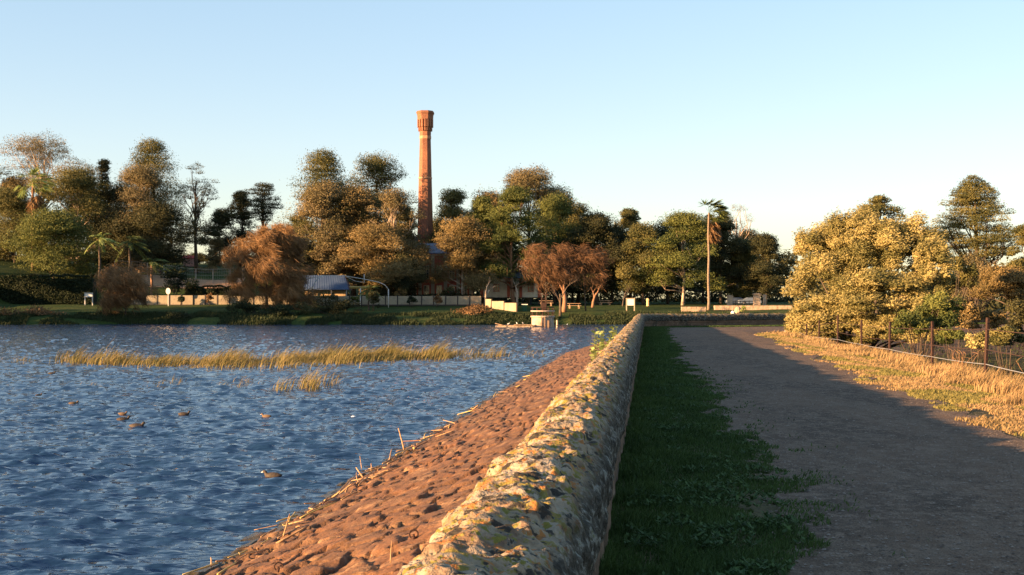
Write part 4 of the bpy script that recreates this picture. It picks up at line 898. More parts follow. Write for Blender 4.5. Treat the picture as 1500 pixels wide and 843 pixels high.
# reed bed in the lake
def reeds(name, label, pts, n, hmax, seed, kind='stuff', wdt=.03, cat='reeds'):
    """pts: (px, py waterline, spread px)"""
    rng = np.random.default_rng(seed); X, Yv, Hh = [], [], []
    wts = np.array([p[3] for p in pts], float); wts /= wts.sum()
    idx = rng.choice(len(pts), n, p=wts)
    for i in idx:
        px, py, sp, _ , sy = pts[i]
        a = px+rng.normal()*sp; b = py+rng.normal()*sy
        Y = 3.6*F/(b-HY); X.append((a-750)/F*Y); Yv.append(Y); Hh.append(hmax*(.45+.65*rng.random()))
    X, Yv, Hh = map(np.array, (X, Yv, Hh))
    Hh *= .72+.6*vnoise(X*.6, Yv*.3); Hh *= .6+.65*rng.random(n)
    z = np.full(n, -2.15)
    return blades(name, label, X, Yv, z, Hh+.15, wdt+.01*rng.random(n), 'reed', rng, (.42, -.02), kind, cat, .5, .3)
bed = []
for px in range(90, 745, 12):
    py = np.interp(px, [80, 200, 400, 500, 600, 650, 700], [531, 533, 533, 528, 523, 523, 522])
    wgt = np.interp(px, [80, 110, 160, 250, 330, 420, 520, 640, 665, 690, 740], [.15, .3, .5, .7, .9, .8, 1.25, 1.3, .3, .15, .06])*(.75+.5*random.random())
    bed.append((px, py, 8, wgt, np.interp(px, [90, 300, 650], [1.5, 4, 2.6])))
reeds('reed_bed', 'long bed of green and straw-coloured reeds standing in the lake', bed, 9800, 1.05, 31, wdt=.028)
M['reed'].name = 'reed_blades'
for i, (px, py, sp, n, hm, lb) in enumerate([
   (690, 525, 8, 150, .55, 'low reed tuft just right of the long reed bed'), (722, 524, 9, 170, .6, 'second low reed tuft right of the long reed bed'),
   (782, 521, 11, 130, .5, 'reed tuft nearest the stone slope'), (30, 530, 12, 60, .4, 'faint low reeds left of the long reed bed'),
   (452, 570, 10, 170, .95, 'upright reed clump with pink stalks in open water in front of the bed'), (410, 572, 7, 60, .7, 'thin reed clump left of the upright one in open water'),
   (480, 566, 10, 40, .7, 'few bent reed stalks right of the upright clump in open water'), (355, 562, 10, 45, .45, 'sparse low reeds in open water below the middle of the bed'),
   (250, 560, 12, 40, .45, 'sparse yellow reeds in open water, left of the other scattered clumps'), (135, 564, 9, 30, .2, 'reddish floating reed stubs at left in front of the bed'),
   (225, 566, 8, 30, .25, 'reddish floating reed stubs below the left part of the bed'), (330, 564, 8, 30, .25, 'short broken reed stubs left of the sparse low reeds')]):
    reeds('reed_clump', lb, [(px, py, sp, 1, 2.2)], n, hm, 200+i, 'stuff', .02, 'reeds')

# leafy plants growing against the water side of the wall
def leafy(name, label, x, y, z, hgt, wid, n, leaf, seed, length=1.0):
    rng = np.random.default_rng(seed); root = empty(name, (x, y, z), 0, label, 'plant', 'leafy plants on the water side of the wall')
    C, D, Nn, T_ = [], [], [], []; mb = MB()
    for s in range(n):
        a = rng.random()*6.28; o = np.array((rng.normal()*wid, rng.normal()*length, 0)); o[0] += .111*o[1]; h = hgt*(.55+.5*rng.random())
        tip = o+np.array((math.cos(a)*.15, math.sin(a)*.2, h)); MB().tube([tuple(o), tuple((o+tip)/2+np.array((.03, 0, 0))), tuple(tip)], [.012, .009, .005], 5).build('stem', M['fresh'], root)
        for k in range(26):
            q = .2+.8*k/25; b = k*2.4; ll = leaf*(1.15-.6*q); d = np.array((math.cos(b), math.sin(b), .35-.5*rng.random()))
            d /= np.linalg.norm(d); C.append(o+(tip-o)*q+d*ll*.5); D.append(d); Nn.append(np.array((0, 0, 1))+rng.normal(size=3)*.5); T_.append(rng.random())
    V, Fc = leaves(np.array(C), np.array(D), leaf*(.8+.4*rng.random(len(C))), leaf*.62, np.array(Nn), rng)
    link('foliage', np_mesh('foliage', V, Fc, np.repeat(np.array(T_), 4)), M['fresh'], root)
def onwall(px, Y, off=0): return -.85+.111*Y+off
leafy('leafy_plant', 'fresh green leafy plant low beside the wall, nearer and smaller of two', -1.15+.111*26, 26, -.6, .85, .12, 9, .13, 1, .8)
leafy('leafy_plant', 'tall fresh green leafy plant further along the wall, reaching above its top', -1.3+.111*39, 39, -.62, 1.4, .22, 26, .17, 2, 2.2)

# ================================================================ FENCE ON THE RIGHT
M['rust'] = mat('rusty_iron', (.05, .024, .017), .85, [(30, (.025, .014, .011), .45, .6), (60, (.11, .045, .028), .58, .68)], [(80, .5, .004)])
M['galv'] = mat('galvanised_wire', (.45, .44, .42), .45, metallic=.6)
M['oldwood'] = mat('weathered_wood', (.24, .18, .13), .9, [(14, (.12, .09, .07), .45, .6, (1, 1, .15))], [(30, .7, .01)])
fence = empty('wire_fence', (10.05, 26, -.16), 0, 'old wire fence of thin rusty iron posts between dry grass and bushes', 'fence')
FX, FY = 10.05, 26.0
posts = [(14.5, 1.2, .0), (20, 1.2, 0), (26, 1.26, .05), (33, 1.22, -.0), (39, 1.12, .015), (45.5, 1.16, .01), (52, 1.3, 0), (58, .98, .03), (61.5, .75, 0)]
tops = []
for i, (y, h, tl) in enumerate(posts):
    x = float(fenceX(y)); z = ground(x, y); mb = MB()
    # angle-iron section: two thin flanges
    mb.box((x-FX, y-FY, z+h/2+.16-.15), (.055, .012, h+.3), .3, tl); mb.box((x-FX-.022, y-FY+.03, z+h/2+.01), (.012, .055, h+.296), .3, tl)
    for k in (.3, .62, .9): mb.box((x-FX, y-FY-.012, z+h*k+.16), (.018, .016, .018), .3, tl)
    mb.build('post', M['rust'], fence).location.z = .16-.16
    tops.append((x, y, z, h))
fence.location.z = 0
for wi, (fr, mm, rw, lb) in enumerate(((.98, 'rust', .0075, 'rusty top wire'), (.62, 'rust', .0075, 'rusty middle wire'), (.36, 'galv', .0075, 'pale galvanised wire'), (.12, 'rust', .005, 'rusty bottom wire'))):
    pts = []
    for a, b in zip(tops[:-1], tops[1:]):
        for k in range(6):
            q = k/6; sag = -.018*4*q*(1-q)
            h0, h1 = min(a[3], 1.2), min(b[3], 1.2)
            pts.append((a[0]*(1-q)+b[0]*q-FX-.03, a[1]*(1-q)+b[1]*q-FY-.02, (a[2]+h0*fr)*(1-q)+(b[2]+h1*fr)*q+sag))
    pts.append((14.85-FX, 65-FY, -.15+.95*fr)); mb = MB(); mb.tube(pts, rw*1.15, 5); o = mb.build('wire', M[mm], fence); o['label'] = lb
mb = MB(); b0 = P(1150, 488, 65); t0 = P(1168, 460, 65)
mb.tube([(b0.x-FX, 65-FY, b0.z-.2), ((b0.x+t0.x)/2-FX, 65-FY, (b0.z+t0.z)/2), (t0.x-FX, 65-FY, t0.z)], [.17, .16, .14], 9)
o = mb.build('end_post', M['oldwood'], fence); o['label'] = 'thick weathered wooden end post leaning to the right'

# ================================================================ LAKE THINGS
conc = M['conc'] = mat('old_concrete', (.42, .34, .26), .9, [(1.2, (.25, .19, .14), .45, .62), (4, (.18, .11, .07), .55, .66, (1, 1, .3))], [(8, .5, .04)])
tw = P(795, 479, 180); root = empty('water_intake_tower', (tw.x, 180, -2), 0, 'round concrete intake tower in the water with rusty railings and a gantry', 'tower')
MB().lathe([(1.68, -1.5), (1.62, 1.35), (1.78, 1.4), (1.78, 1.62), (1.2, 1.63)], 28).build('drum', conc, root)
mb = MB(); rp = []
for k in range(12):
    a = k*math.pi/6; x, y = 1.65*math.cos(a), 1.65*math.sin(a); mb.tube([(x, y, 1.6), (x, y, 2.85)], .055, 5)
for z in (2.85,):
    pts = [(1.65*math.cos(a*math.pi/12), 1.65*math.sin(a*math.pi/12), z) for a in range(25)]; mb.tube(pts, .055, 5)
mb.build('railing', M['rust'], root)
mb = MB()
for z in (2.3,): 
    pts = [(1.7*math.cos(a*math.pi/12), 1.7*math.sin(a*math.pi/12), z) for a in range(25)]; mb.tube(pts, .085, 5)
mb.build('rail_board', mat('bleached_board', (.5, .38, .3), .8), root)
mb = MB()
for x in (-.15, .45):
    mb.box((x, -.2, 3.3), (.16, .16, 2.9)); mb.box((x, .5, 3.0), (.14, .14, 2.3))
mb.box((.15, -.2, 4.72), (1.3, .18, .16)); mb.box((.15, -.2, 2.9), (.75, .5, 1.3)); mb.box((-.35, -.2, 4.9), (.9, .12, .1)); mb.box((.15, .15, 4.1), (.75, .7, .1))
mb.build('gantry', M['rust'], root)
mb = MB(); mb.box((.25, -1.72, .5), (.14, .12, 2.0)); mb.build('guide_rail', mat('stained_steel', (.25, .16, .10), .7), root); MB().box((-.2, -1.72, .6), (.1, .1, 1.9)).build('guide_rail', bpy.data.materials['stained_steel'], root); MB().box((.75, -1.58, .3), (.26, .2, 1.3)).build('guide_rail', bpy.data.materials['stained_steel'], root)
pf0 = P(752, 479, 180)
root = empty('floating_jetty', (pf0.x, 178, -2), 0, 'low weathered timber jetty lying on the water left of the intake tower', 'jetty')
mb = MB(); mb.box((.4, 0, .2), (5.2, 1.8, .16)); mb.box((1.4, -.3, .32), (2.6, 1.5, .12), .05); mb.box((-1.9, 0, .35), (1.6, .5, .12), 0, .25); mb.build('deck', mat('jetty_timber', (.36, .24, .14), .85, [(3, (.16, .11, .07), .45, .6)]), root)
mb = MB()
for x in (-1.8, 0, 1.6):
    for y in (-.7, .7): MB().tube([(x-.8, y, .02), (x+.8, y, .02)], .2, 8).build('float', conc, root)
mp = P(816, 478, 178); root = empty('mooring_post', (mp.x, 178, -2.2), 0, 'single pale round post standing in the water right of the intake tower', 'post')
MB().lathe([(.13, -1), (.12, 1.05), (.14, 1.07), (.10, 1.2)], 10).build('post_shaft', mat('pale_post', (.5, .38, .28), .8), root)
for z in (.4,): MB().lathe([(.15, z), (.15, z+.08)], 10).build('band', M['rust'], root)

def bird(name, label, cat, x, y, z, L, mbody, mbill, rz, group, swim=True, head=None):
    root = empty(name, (x, y, z), rz, label, cat, group); s = L/.38
    if swim: sp = [(-.20, .06, .012), (-.165, .055, .035), (-.11, .045, .065), (-.03, .035, .082), (.05, .035, .078), (.105, .052, .058), (.128, .078, .04), (.138, .102, .033), (.152, .12, .035), (.168, .126, .033), (.188, .118, .022), (.2, .112, .01)]
    else: sp = [(-.2, .12, .01), (-.15, .13, .03), (-.08, .15, .055), (0, .17, .065), (.07, .2, .05), (.1, .24, .03), (.11, .27, .026), (.13, .29, .03), (.15, .285, .02), (.16, .28, .01)]
    mb = MB(); mb.tube([(a*s, 0, b*s) for a, b, c in sp], [c*s for a, b, c in sp], 12, sx=.95); mb.build('body', mbody, root, True)
    bx = sp[-1]; MB().tube([((bx[0]-.005)*s, 0, bx[1]*s), ((bx[0]+.035)*s, 0, (bx[1]-.008)*s)], [.011*s, .003*s], 6).build('bill', mbill, root)
    if swim: MB().tube([((bx[0]-.012)*s, 0, (bx[1]+.02)*s), ((bx[0]+.004)*s, 0, (bx[1]+.004)*s)], [.010*s, .011*s], 6).build('forehead_shield', mbill, root)
    if not swim:
        mb = MB(); mb.tube([(0, .02*s, 0), (0, .02*s, .12*s)], .006*s, 5); mb.tube([(0, -.02*s, 0), (0, -.02*s, .12*s)], .006*s, 5); mb.build('legs', mbill, root)
    return root
mc = mat('coot_plumage', (.07, .05, .035), .7, [(20, (.03, .025, .02), .45, .6)]); mw = mat('white_feather', (.75, .72, .68), .6); mt_ = mat('brown_plumage', (.13, .085, .05), .8)
ducks = [(181, 616, .36, .3, 'dark coot, upper one of the closest pair left of centre on the water'), (201, 626, .40, 0.1, 'dark coot with white bill, lower and larger one of the closest pair'),
 (270, 608, .34, .2, 'coot swimming alone to the right of the closest pair'), (390, 611, .30, 2.9, 'small brown coot below the sparse reeds'), (399, 699, .36, 3.0, 'coot nearest the viewer, facing left with its dark head raised'),
 (108, 592, .30, .4, 'small dark coot up and left of the closest pair'), (57, 580, .26, 1, 'tiny coot farthest to the left on the water'), (76, 548, .34, .2, 'distant dark coot at left just below the reed bed'), (180, 607, .26, .1, 'coot partly hidden behind the upper one of the closest pair')]
for (px, py, L, rz, lb) in ducks:
    Y = 3.6*F/(py-HY); bird('coot', lb, 'coot', (px-750)/F*Y, Y, -2.02, L*1.1, mc if L > .31 else mt_, mw, rz, 'coots on the lake')
for i, (px, y_, z_, lb) in enumerate(((745, 178, -1.72, 'white gull standing on the left part of the jetty'), (757, 178, -1.62, 'white gull standing on the middle of the jetty'), (766, 178, -1.62, 'white gull on the jetty nearest the intake tower'))):
    bird('gull', lb, 'gull', (px-750)/F*y_, y_, z_, .42, mw, M['rust'], i*2.0, 'gulls on the jetty', False)
g0 = P(831, 473, 198); bird('gull', 'white gull on the far bank right of the mooring post', 'gull', g0.x, 198.5, ground(g0.x, 198.5), .45, mw, M['rust'], 1, None, False)
# floating debris
for (px, py, lb) in ((518, 611, 'pale lump of foam or scum floating in open water'), ):
    Y = 3.6*F/(py-HY); root = empty('floating_scum', ((px-750)/F*Y, Y, -2.0), 0, lb, 'debris')
    MB().lathe([(.04, -.05), (.09, 0), (.07, .02), (.03, .035)], 9).build('lump', mw, root)

# washed-up sticks and reed stalks along the waterline
M['stick'] = mat('bleached_stalk', (.42, .26, .13), .8, [(20, (.25, .14, .07), .45, .6)])
M['stick2'] = mat('yellow_stalk', (.5, .36, .12), .8)
M['stick3'] = mat('dark_stick', (.16, .08, .05), .85)
r_ = random.Random(12)
def slope_z(x, y): return -.35+(x-.111*y+.62)*.305
def stick(x, y, L, rad, rz, lift, mname, label, group, z=None):
    z = slope_z(x, y)+.03 if z is None else z
    root_pts = []; d = Vector((math.cos(rz), math.sin(rz), 0))
    d.z = .305*(d.x-.111*d.y)+lift; d.normalize(); p = Vector((0, 0, 0)); pts = [p.copy()]; rr_ = [rad]
    for k in range(5):
        p = p+d*L/5; d = (d+Vector((r_.uniform(-.08, .08), r_.uniform(-.08, .08), r_.uniform(-.03, .03)))).normalized(); pts.append(p.copy()); rr_.append(rad*(1-.1*k))
    mb = MB(); mb.tube(pts, rr_, 6); o = mb.build('reed_stalk' if mname != 'stick3' else 'stick', M[mname], None, True); o.location = (x, y, z)
    tag(o, label, 'stalk' if mname != 'stick3' else 'stick', group); return o
GRP = 'dry stalks washed up along the waterline'
for k in range(230):
    y = 8.5*math.exp(r_.random()**1.2*math.log(60/8.5)); u = -5.6+abs(r_.gauss(0, .2))-.25*r_.random()
    if vnoise(np.array([y*.5]), np.array([3.]))[0] < -.25 and r_.random() < .7: continue
    x = u+.111*y; L = r_.uniform(.2, .9); rz = R(90-6)+r_.gauss(0, .45)+(math.pi if r_.random() < .5 else 0)
    mm = r_.choice(['stick', 'stick', 'stick2', 'stick3', 'stick'])
    stick(x, y, L, r_.uniform(.008, .018), rz, r_.choice([0, 0, .08, .2]), mm, {'stick': 'pale dry reed stalk lying in the drift line at the foot of the stone slope', 'stick2': 'yellow reed stalk lying in the drift line at the foot of the stone slope', 'stick3': 'thin dark stick lying in the drift line at the foot of the stone slope'}[mm], GRP if mm != 'stick3' else 'dark sticks in the drift line')
def slope_at(px, py):     # intersection of a view ray with the stone slope plane
    dx, dz = (px-750)/F, -(py-HY)/F
    # z = CAMZ+dz*Y ; slope z = -.35+((dx-.111)*Y+.62)*.325
    Y = (-.35+.62*.305-CAMZ)/(dz-(dx-.111)*.305); return dx*Y, Y
for (px, py, L, rad, rz, lift, mm, lb) in ((592, 661, .55, .02, 2.2, 2.2, 'stick', 'thick pale broken stalk sticking up at an angle from the waterline, middle of the slope'),
   (532, 702, .28, .018, 2.4, 1.0, 'stick', 'short pale stump of stalk sticking up lower down the waterline'), (530, 690, .3, .01, 2.0, 2.5, 'stick', 'thin upright stalk beside the short stump'),
   (580, 669, .6, .016, 1.2, .02, 'stick2', 'long yellow stalk lying at the foot of the angled one'), (415, 790, .35, .012, 1.3, 1.5, 'stick', 'short upright stalk near the bottom left of the slope'),
   (405, 800, .5, .02, .5, .2, 'stick', 'thick pale stalk lying at the bottom left of the slope'), (440, 762, .9, .014, 1.1, .05, 'stick2', 'long orange-yellow stalk lying along the lower waterline'),
   (500, 735, .8, .013, 1.2, .05, 'stick', 'long pale stalk lying in the drift pile halfway down the waterline'), (572, 830, .22, .006, 1.6, 2.5, 'stick', 'small pale twig standing up from the slope beside the wall'),
   (690, 600, .6, .015, 1.2, .1, 'stick2', 'yellow stalk lying across the upper waterline'), (520, 668, .4, .008, 1.9, 3, 'stick', 'slender stalk standing in the shallows'),
   (760, 560, .7, .016, 1.0, .1, 'stick', 'pale branch on the far part of the waterline')):
    x, y = slope_at(px, py); stick(x, y, L, rad, rz, lift, mm, lb, 'single stalks that stand out on the slope')
# foam along the edge
# iron mooring rings set in the slope
for (px, py, lb) in ((606, 791, 'rusty iron ring set in the stone slope close beside the wall'), (408, 838, 'rusty iron ring half seen at the bottom edge of the slope')):
    x, y = slope_at(px, py); z = slope_z(x, y)+.03; root = empty('iron_ring', (x, y, z), 0, lb, 'ring', 'mooring rings in the slope')
    pts = [(.045*math.cos(a*math.pi/8), .01*math.cos(a*math.pi/8), .045*math.sin(a*math.pi/8)+.03) for a in range(17)]
    MB().tube(pts, .009, 7).build('ring_hoop', M['rust'], root); MB().lathe([(.03, -.03), (.028, .0), (.012, .012), (.012, .03)], 8).build('staple', M['rust'], root)
# ================================================================ BUILT THINGS ON THE FAR BANK
brick = M['brick'] = mat('chimney_brick', (.29, .125, .07), .9, [(.35, (.20, .08, .05), .42, .6), (3, (.34, .17, .10), .5, .65, (1, 1, 3)), (9, (.14, .065, .045), .53, .66)], [(12, .6, .05)], .15)
pale_brick = mat('pale_brick', (.5, .26, .15), .9, [(4, (.38, .18, .1), .45, .6)])
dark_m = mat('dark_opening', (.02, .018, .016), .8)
cx = P(623, 440, 262); g = ground(cx.x, 262)
root = empty('brick_chimney', (cx.x, 262, g-.2), 0, 'very tall octagonal red brick chimney with a flared arcaded top', 'chimney')
def zpx(py, Y=262): return CAMZ-(py-HY)/F*Y-(g-.2)
k8 = 262/F/2/.96     # px width -> radius of the octagon
mb = MB(); mb.lathe([(29*k8, 0), (29*k8, zpx(415)), (27*k8, zpx(413)), (24*k8, zpx(355)), (19.3*k8, zpx(265)), (16.2*k8, zpx(204))], 8, rot=.5); mb.build('shaft', brick, root)
mb = MB(); mb.lathe([(17.2*k8, zpx(204)), (17.6*k8, zpx(200)), (16.8*k8, zpx(199.6))], 8, rot=.5); mb.build('band_course', pale_brick, root); mb = MB(); mb.lathe([(20*k8, zpx(262.5)), (20*k8, zpx(260))], 8, rot=.5); mb.build('band_course', pale_brick, root)
mb = MB(); mb.lathe([(16.6*k8, zpx(200)), (17.2*k8, zpx(188)), (20*k8, zpx(178)), (20.6*k8, zpx(177))], 8, rot=.5); mb.build('neck', brick, root)
mb = MB()
# arcade: piers at the corners and mid faces, arches closed above
ra, rb = 17.6*k8, 23*k8
for j in range(8):
    for off, wd in ((0, .42), (.5, .34)):
        a0 = (j+off+.5)/8*2*math.pi; rad = (21.0 if off == 0 else 20.3)*k8
        z0, z1 = zpx(187), zpx(175); x0 = rad*.93*math.cos(a0); y0 = rad*.93*math.sin(a0)
        mb.box((x0, y0, (z0+z1)/2), (.5, wd, z1-z0), a0)
        mb.box((x0*.9, y0*.9, z0-.35), (.4, wd*.8, .9), a0)
mb.build('arcade_pier', brick, root)
mb = MB(); mb.lathe([(20*k8, zpx(177)), (23.2*k8, zpx(176)), (24.2*k8, zpx(169)), (25.2*k8, zpx(168)), (26.6*k8, zpx(166.6)), (26.6*k8, zpx(165.2)), (23.5*k8, zpx(163.4)), (18*k8, zpx(163)), (18*k8, zpx(167))], 8, rot=.5); mb.build('crown_cornice', brick, root)

def window(root, x, y, z, w_, h, frame, glass, arched=False):
    mb = MB(); t = .12
    mb.box((x-w_/2, y, z+h/2), (t, .14, h)); mb.box((x+w_/2, y, z+h/2), (t, .14, h)); mb.box((x, y, z), (w_+.3, .2, .12)); mb.box((x, y, z+h), (w_+.12, .14, t)); mb.box((x, y+.01, z+h*.5), (w_-.12, .08, .07)); mb.box((x, y+.012, z+h*.5), (.07, .06, h-.12))
    fr = mb.build('window', frame, root); MB().box((x, y+.05, z+h/2), (w_-.1, .02, h-.1)).build('pane', glass, fr); return fr
paint = mat('cream_paint', (.62, .52, .38), .7, [(1.5, (.5, .4, .28), .45, .65)]); red = mat('red_painted_brick', (.42, .10, .055), .85, [(2, (.32, .08, .045), .42, .6), (8, (.5, .15, .08), .55, .65)], [(12, .4, .03)])
glass = mat('window_glass', (.03, .035, .04), .08, spec=.6)
blue_roof = mat('blue_steel_roof', (.05, .08, .15), .5, [(.8, (.065, .10, .17), .4, .6)]); grey_roof = mat('grey_iron_roof', (.12, .15, .20), .5, [(1, (.16, .18, .22), .45, .6)])
def gable_roof(root, L, D, z0, rise, over, m, name='roof'):
    mb = MB(); l, d = L/2+over, D/2+over; th = .12
    for s in (-1, 1):
        a = [(-l, s*d, z0), (l, s*d, z0), (l, 0, z0+rise), (-l, 0, z0+rise)]
        i = len(mb.v); mb.v += a+[(x, y, z+th) for x, y, z in a]
        mb.f += [(i, i+1, i+2, i+3), (i+7, i+6, i+5, i+4), (i, i+4, i+5, i+1), (i+1, i+5, i+6, i+2), (i+2, i+6, i+7, i+3), (i+3, i+7, i+4, i)]
    r_o = mb.build(name, m, root)
    mb = MB(); k = -l+.15
    while k < l:
        for s in (-1, 1): mb.tube([(k, s*(d+.01), z0+th+.01), (k, s*.02, z0+rise+th+.01)], .035, 4)
        k += .45
    mb.build('roof_rib', m, r_o)
    mb = MB()
    for s in (-1, 1): mb.poly([(s*(L/2-.01), -D/2, z0-.01), (s*(L/2-.01), D/2, z0-.01), (s*(L/2-.01), 0, z0+rise*(D/2)/(D/2+over))])
    return r_o, mb
# red engine house
b0 = P(645, 440, 252); g = ground(b0.x, 252); root = empty('brick_engine_house', (b0.x, 252, g-.1), 0, 'red brick engine house with tall arched windows half hidden by trees, below the chimney', 'building')
L_, D_ = 13.5, 8; ht = CAMZ-(372-HY)/F*248-(g-.1)
mb = MB(); mb.box((0, 0, ht/2), (L_, D_, ht)); mb.build('wall', red, root)
r_o, gb = gable_roof(root, L_, D_, ht, 2.2, .4, grey_roof); gb.build('gable', red, root)
mb = MB()
pm_ = mat('shaded_render', (.33, .28, .2), .85)
for k in range(6): MB().box((-L_/2+.35+k*(L_-.7)/5, -D_/2-.14, ht/2-.1), (.7, .28, ht-.2)).build('pier', pm_, root)
mb = MB(); mb.box((0, -D_/2-.1, ht-.25), (L_+.3, .24, .4)); mb.build('cornice', pale_brick, root)
for k in range(5):
    x = -L_/2+.35+(k+.5)*(L_-.7)/5
    for z in (1.2, 5.2): window(root, x, -D_/2-.08, z, 1.0, 2.6, paint, glass)
mb = MB(); mb.lathe([(.9, 0), (.9, .5), (.5, 1.2), (.1, 1.6)], 10, (-L_/2+1.5, 0, ht+2.2)); mb.build('roof_ventilator', grey_roof, root)
# low cream and red hall behind the fence end
b0 = P(748, 440, 246); g = ground(b0.x, 246); root = empty('cream_hall', (b0.x, 246, g), 0, 'long low hall with cream panels and red pilasters raised on dark stumps', 'building')
z0 = CAMZ-(436-HY)/F*246-g; z1 = CAMZ-(408-HY)/F*246-g
mb = MB(); mb.box((0, 0, (z0+z1)/2), (12, 6, z1-z0)); mb.build('wall', paint, root)
mb = MB()
for x in (-5.7, -.4, 2.0, 5.7): MB().box((x, -3.03, (z0+z1)/2), (.6, .12, z1-z0-.02)).build('pilaster', red, root)
r_o, gb = gable_roof(root, 12, 6, z1, 1.6, .5, grey_roof); gb.build('gable', paint, root)
mb = MB()
for k in range(8): MB().box((-5.6+k*1.6, -2.7, z0/2-.2), (.35, .35, z0+.4)).build('stump', dark_m, root)
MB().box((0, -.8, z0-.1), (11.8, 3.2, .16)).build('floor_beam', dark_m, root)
for x in (-2.8, .8, 4): window(root, x, -3.05, z0+1.2, 1.0, 1.4, red, glass)
# picnic shelter with blue roof
b0 = P(474, 437, 231); g = ground(b0.x, 231); root = empty('picnic_shelter', (b0.x, 231, g), 0, 'picnic shelter with a big blue steel roof and a low cream wall', 'shelter')
z0 = CAMZ-(424-HY)/F*229-g; z1 = CAMZ-(403.5-HY)/F*231-g
mb = MB(); lw, lt = 4.75, 3.9; d0 = 2.6
a = [(-lt-.6, -d0, z0), (lw+.35, -d0, z0), (lw+.35, d0, z0), (-lt-.6, d0, z0)]; b_ = [(-4.5, 0, z1), (3.9, 0, z1)]
mb.v = a+b_+[(x, y, z-.12) for x, y, z in a]; mb.f = [(0, 1, 5, 4), (1, 2, 5), (2, 3, 4, 5), (3, 0, 4), (9, 8, 7, 6), (0, 6, 7, 1), (1, 7, 8, 2), (2, 8, 9, 3), (3, 9, 6, 0)]
rf = mb.build('roof', blue_roof, root)
mb = MB()
for k in range(20):
    q = (k+.5)/20; mb.tube([(-4.3+9.2*q, -d0-.01, z0+.03), (-4.35+8.1*q+.1, -.02, z1+.03)], .035, 4)
mb.build('roof_rib', blue_roof, rf)
wl = mat('tan_brick', (.42, .30, .17), .9, [(6, (.33, .22, .12), .45, .6)]); MB().box((.4, .6, z0/2-.12), (7.6, 2.6, z0-.02)).build('wall', wl, root)
for x in (-4.2, -1.5, 1.8, 4.6):
    MB().box((x, -2.3, z0/2-.06), (.16, .16, z0-.12)).build('post', mat('grey_post', (.35, .33, .3), .7) if x == -4.2 else bpy.data.materials['grey_post'], root)
# play-area shade frame of white tubes
wt = M['white'] = mat('white_paint', (.46, .44, .41), .6)
def pole(root, pts, r=.09, nm='pole'): MB().tube(pts, r*.75, 8).build(nm, wt, root, True)
b0 = P(528, 447, 222); g = ground(b0.x, 222); root = empty('shade_frame', (b0.x, 222, g), 0, 'white tubular frame with curved arms standing over the play area right of the shelter', 'frame')
def q_(px, py, Y): p = P(px, py, Y); return (p.x-b0.x, Y-222, p.z-g)
pole(root, [q_(528, 449, 222), q_(528, 435, 222), q_(528, 422, 222)], .13); pole(root, [q_(569, 451, 220), q_(569, 437, 220), q_(569, 424, 220)], .13)
pole(root, [q_(458, 450, 220), q_(458, 422, 220), q_(460, 416, 220), q_(466, 408, 220.5), q_(474, 404, 221)], .12, 'curved_arm')
pole(root, [q_(436, 412, 220), q_(455, 408, 220.4), q_(474, 404, 221), q_(505, 404.5, 222), q_(532, 409, 222), q_(556, 414, 221), q_(564, 418, 220), q_(569, 424, 220)], .08, 'top_rail')
pole(root, [q_(505, 404.5, 222), q_(520, 412, 222), q_(533, 414, 222)], .06, 'brace'); pole(root, [q_(533.5, 402, 222), q_(533.5, 415, 222)], .1, 'mast')
MB().tube([q_(512, 421.5, 224), q_(528, 421.5, 224), q_(541, 421.5, 224)], .12, 6, sx=2.5).build('beam', mat('yellow_timber', (.45, .33, .12), .7), root)

# ---- panel fence along the far lawn
pan_m = mat('cream_fence_panel', (.31, .26, .18), .85, [(.7, (.25, .20, .14), .42, .62), (3, (.18, .14, .10), .58, .68)])
postm = mat('dark_fence_post', (.05, .04, .035), .8)
x0 = P(236, 440, 226).x; root = empty('panel_fence', (x0, 226, 0), 0, 'long low fence of cream panels between dark posts running behind the far lawn', 'fence')
prev = None; px = 160.0
pxs = []
while px < 712: pxs.append(px); px += 17.6
for i in range(len(pxs)-1):
    a, b = P(pxs[i], 0, 226).x, P(pxs[i+1], 0, 226).x; g = ground((a+b)/2, 226)
    zt = CAMZ-(434-HY)/F*226 if pxs[i] > 330 else CAMZ-(433-HY)/F*226
    zb = CAMZ-(446.5-HY)/F*226
    MB().box(((a+b)/2-x0, 0, (zt+zb)/2), (b-a-.2, .08, zt-zb)).build('panel', pan_m, root)
    MB().box((a-x0, -.02, (zt+zb)/2-.1), (.2, .16, zt-zb+.5)).build('post', postm, root)
MB().box(((P(160, 0, 226).x+P(712, 0, 226).x)/2-x0, -.01, CAMZ-(447.3-HY)/F*226), (P(712, 0, 226).x-P(160, 0, 226).x, .2, .22)).build('plinth', postm, root)
for (a_, b_, ya, yb, Ya, Yb) in ((711, 720, 438, 450, 224, 221), (720.5, 738.5, 441, 453.5, 221, 216.5), (739, 757, 443.5, 456, 216.5, 212)):
    A_, B_ = P(a_, ya, Ya), P(b_, ya+1, Yb); hgt = (yb-ya)/F*Ya
    d = (B_-A_); ln = math.hypot(d.x, d.y); rz = math.atan2(d.y, d.x)
    mb = MB(); mb.box(((A_.x+B_.x)/2-x0, (Ya+Yb)/2-226, (A_.z+B_.z)/2-hgt/2), (ln-.1, .08, hgt), rz); o = mb.build('panel', pan_m, root); o['label'] = 'bright panel of the stepped end running down to the water'
    MB().box((B_.x-x0, Yb-226, B_.z-hgt/2-.1), (.2, .18, hgt+.4)).build('post', postm, root)

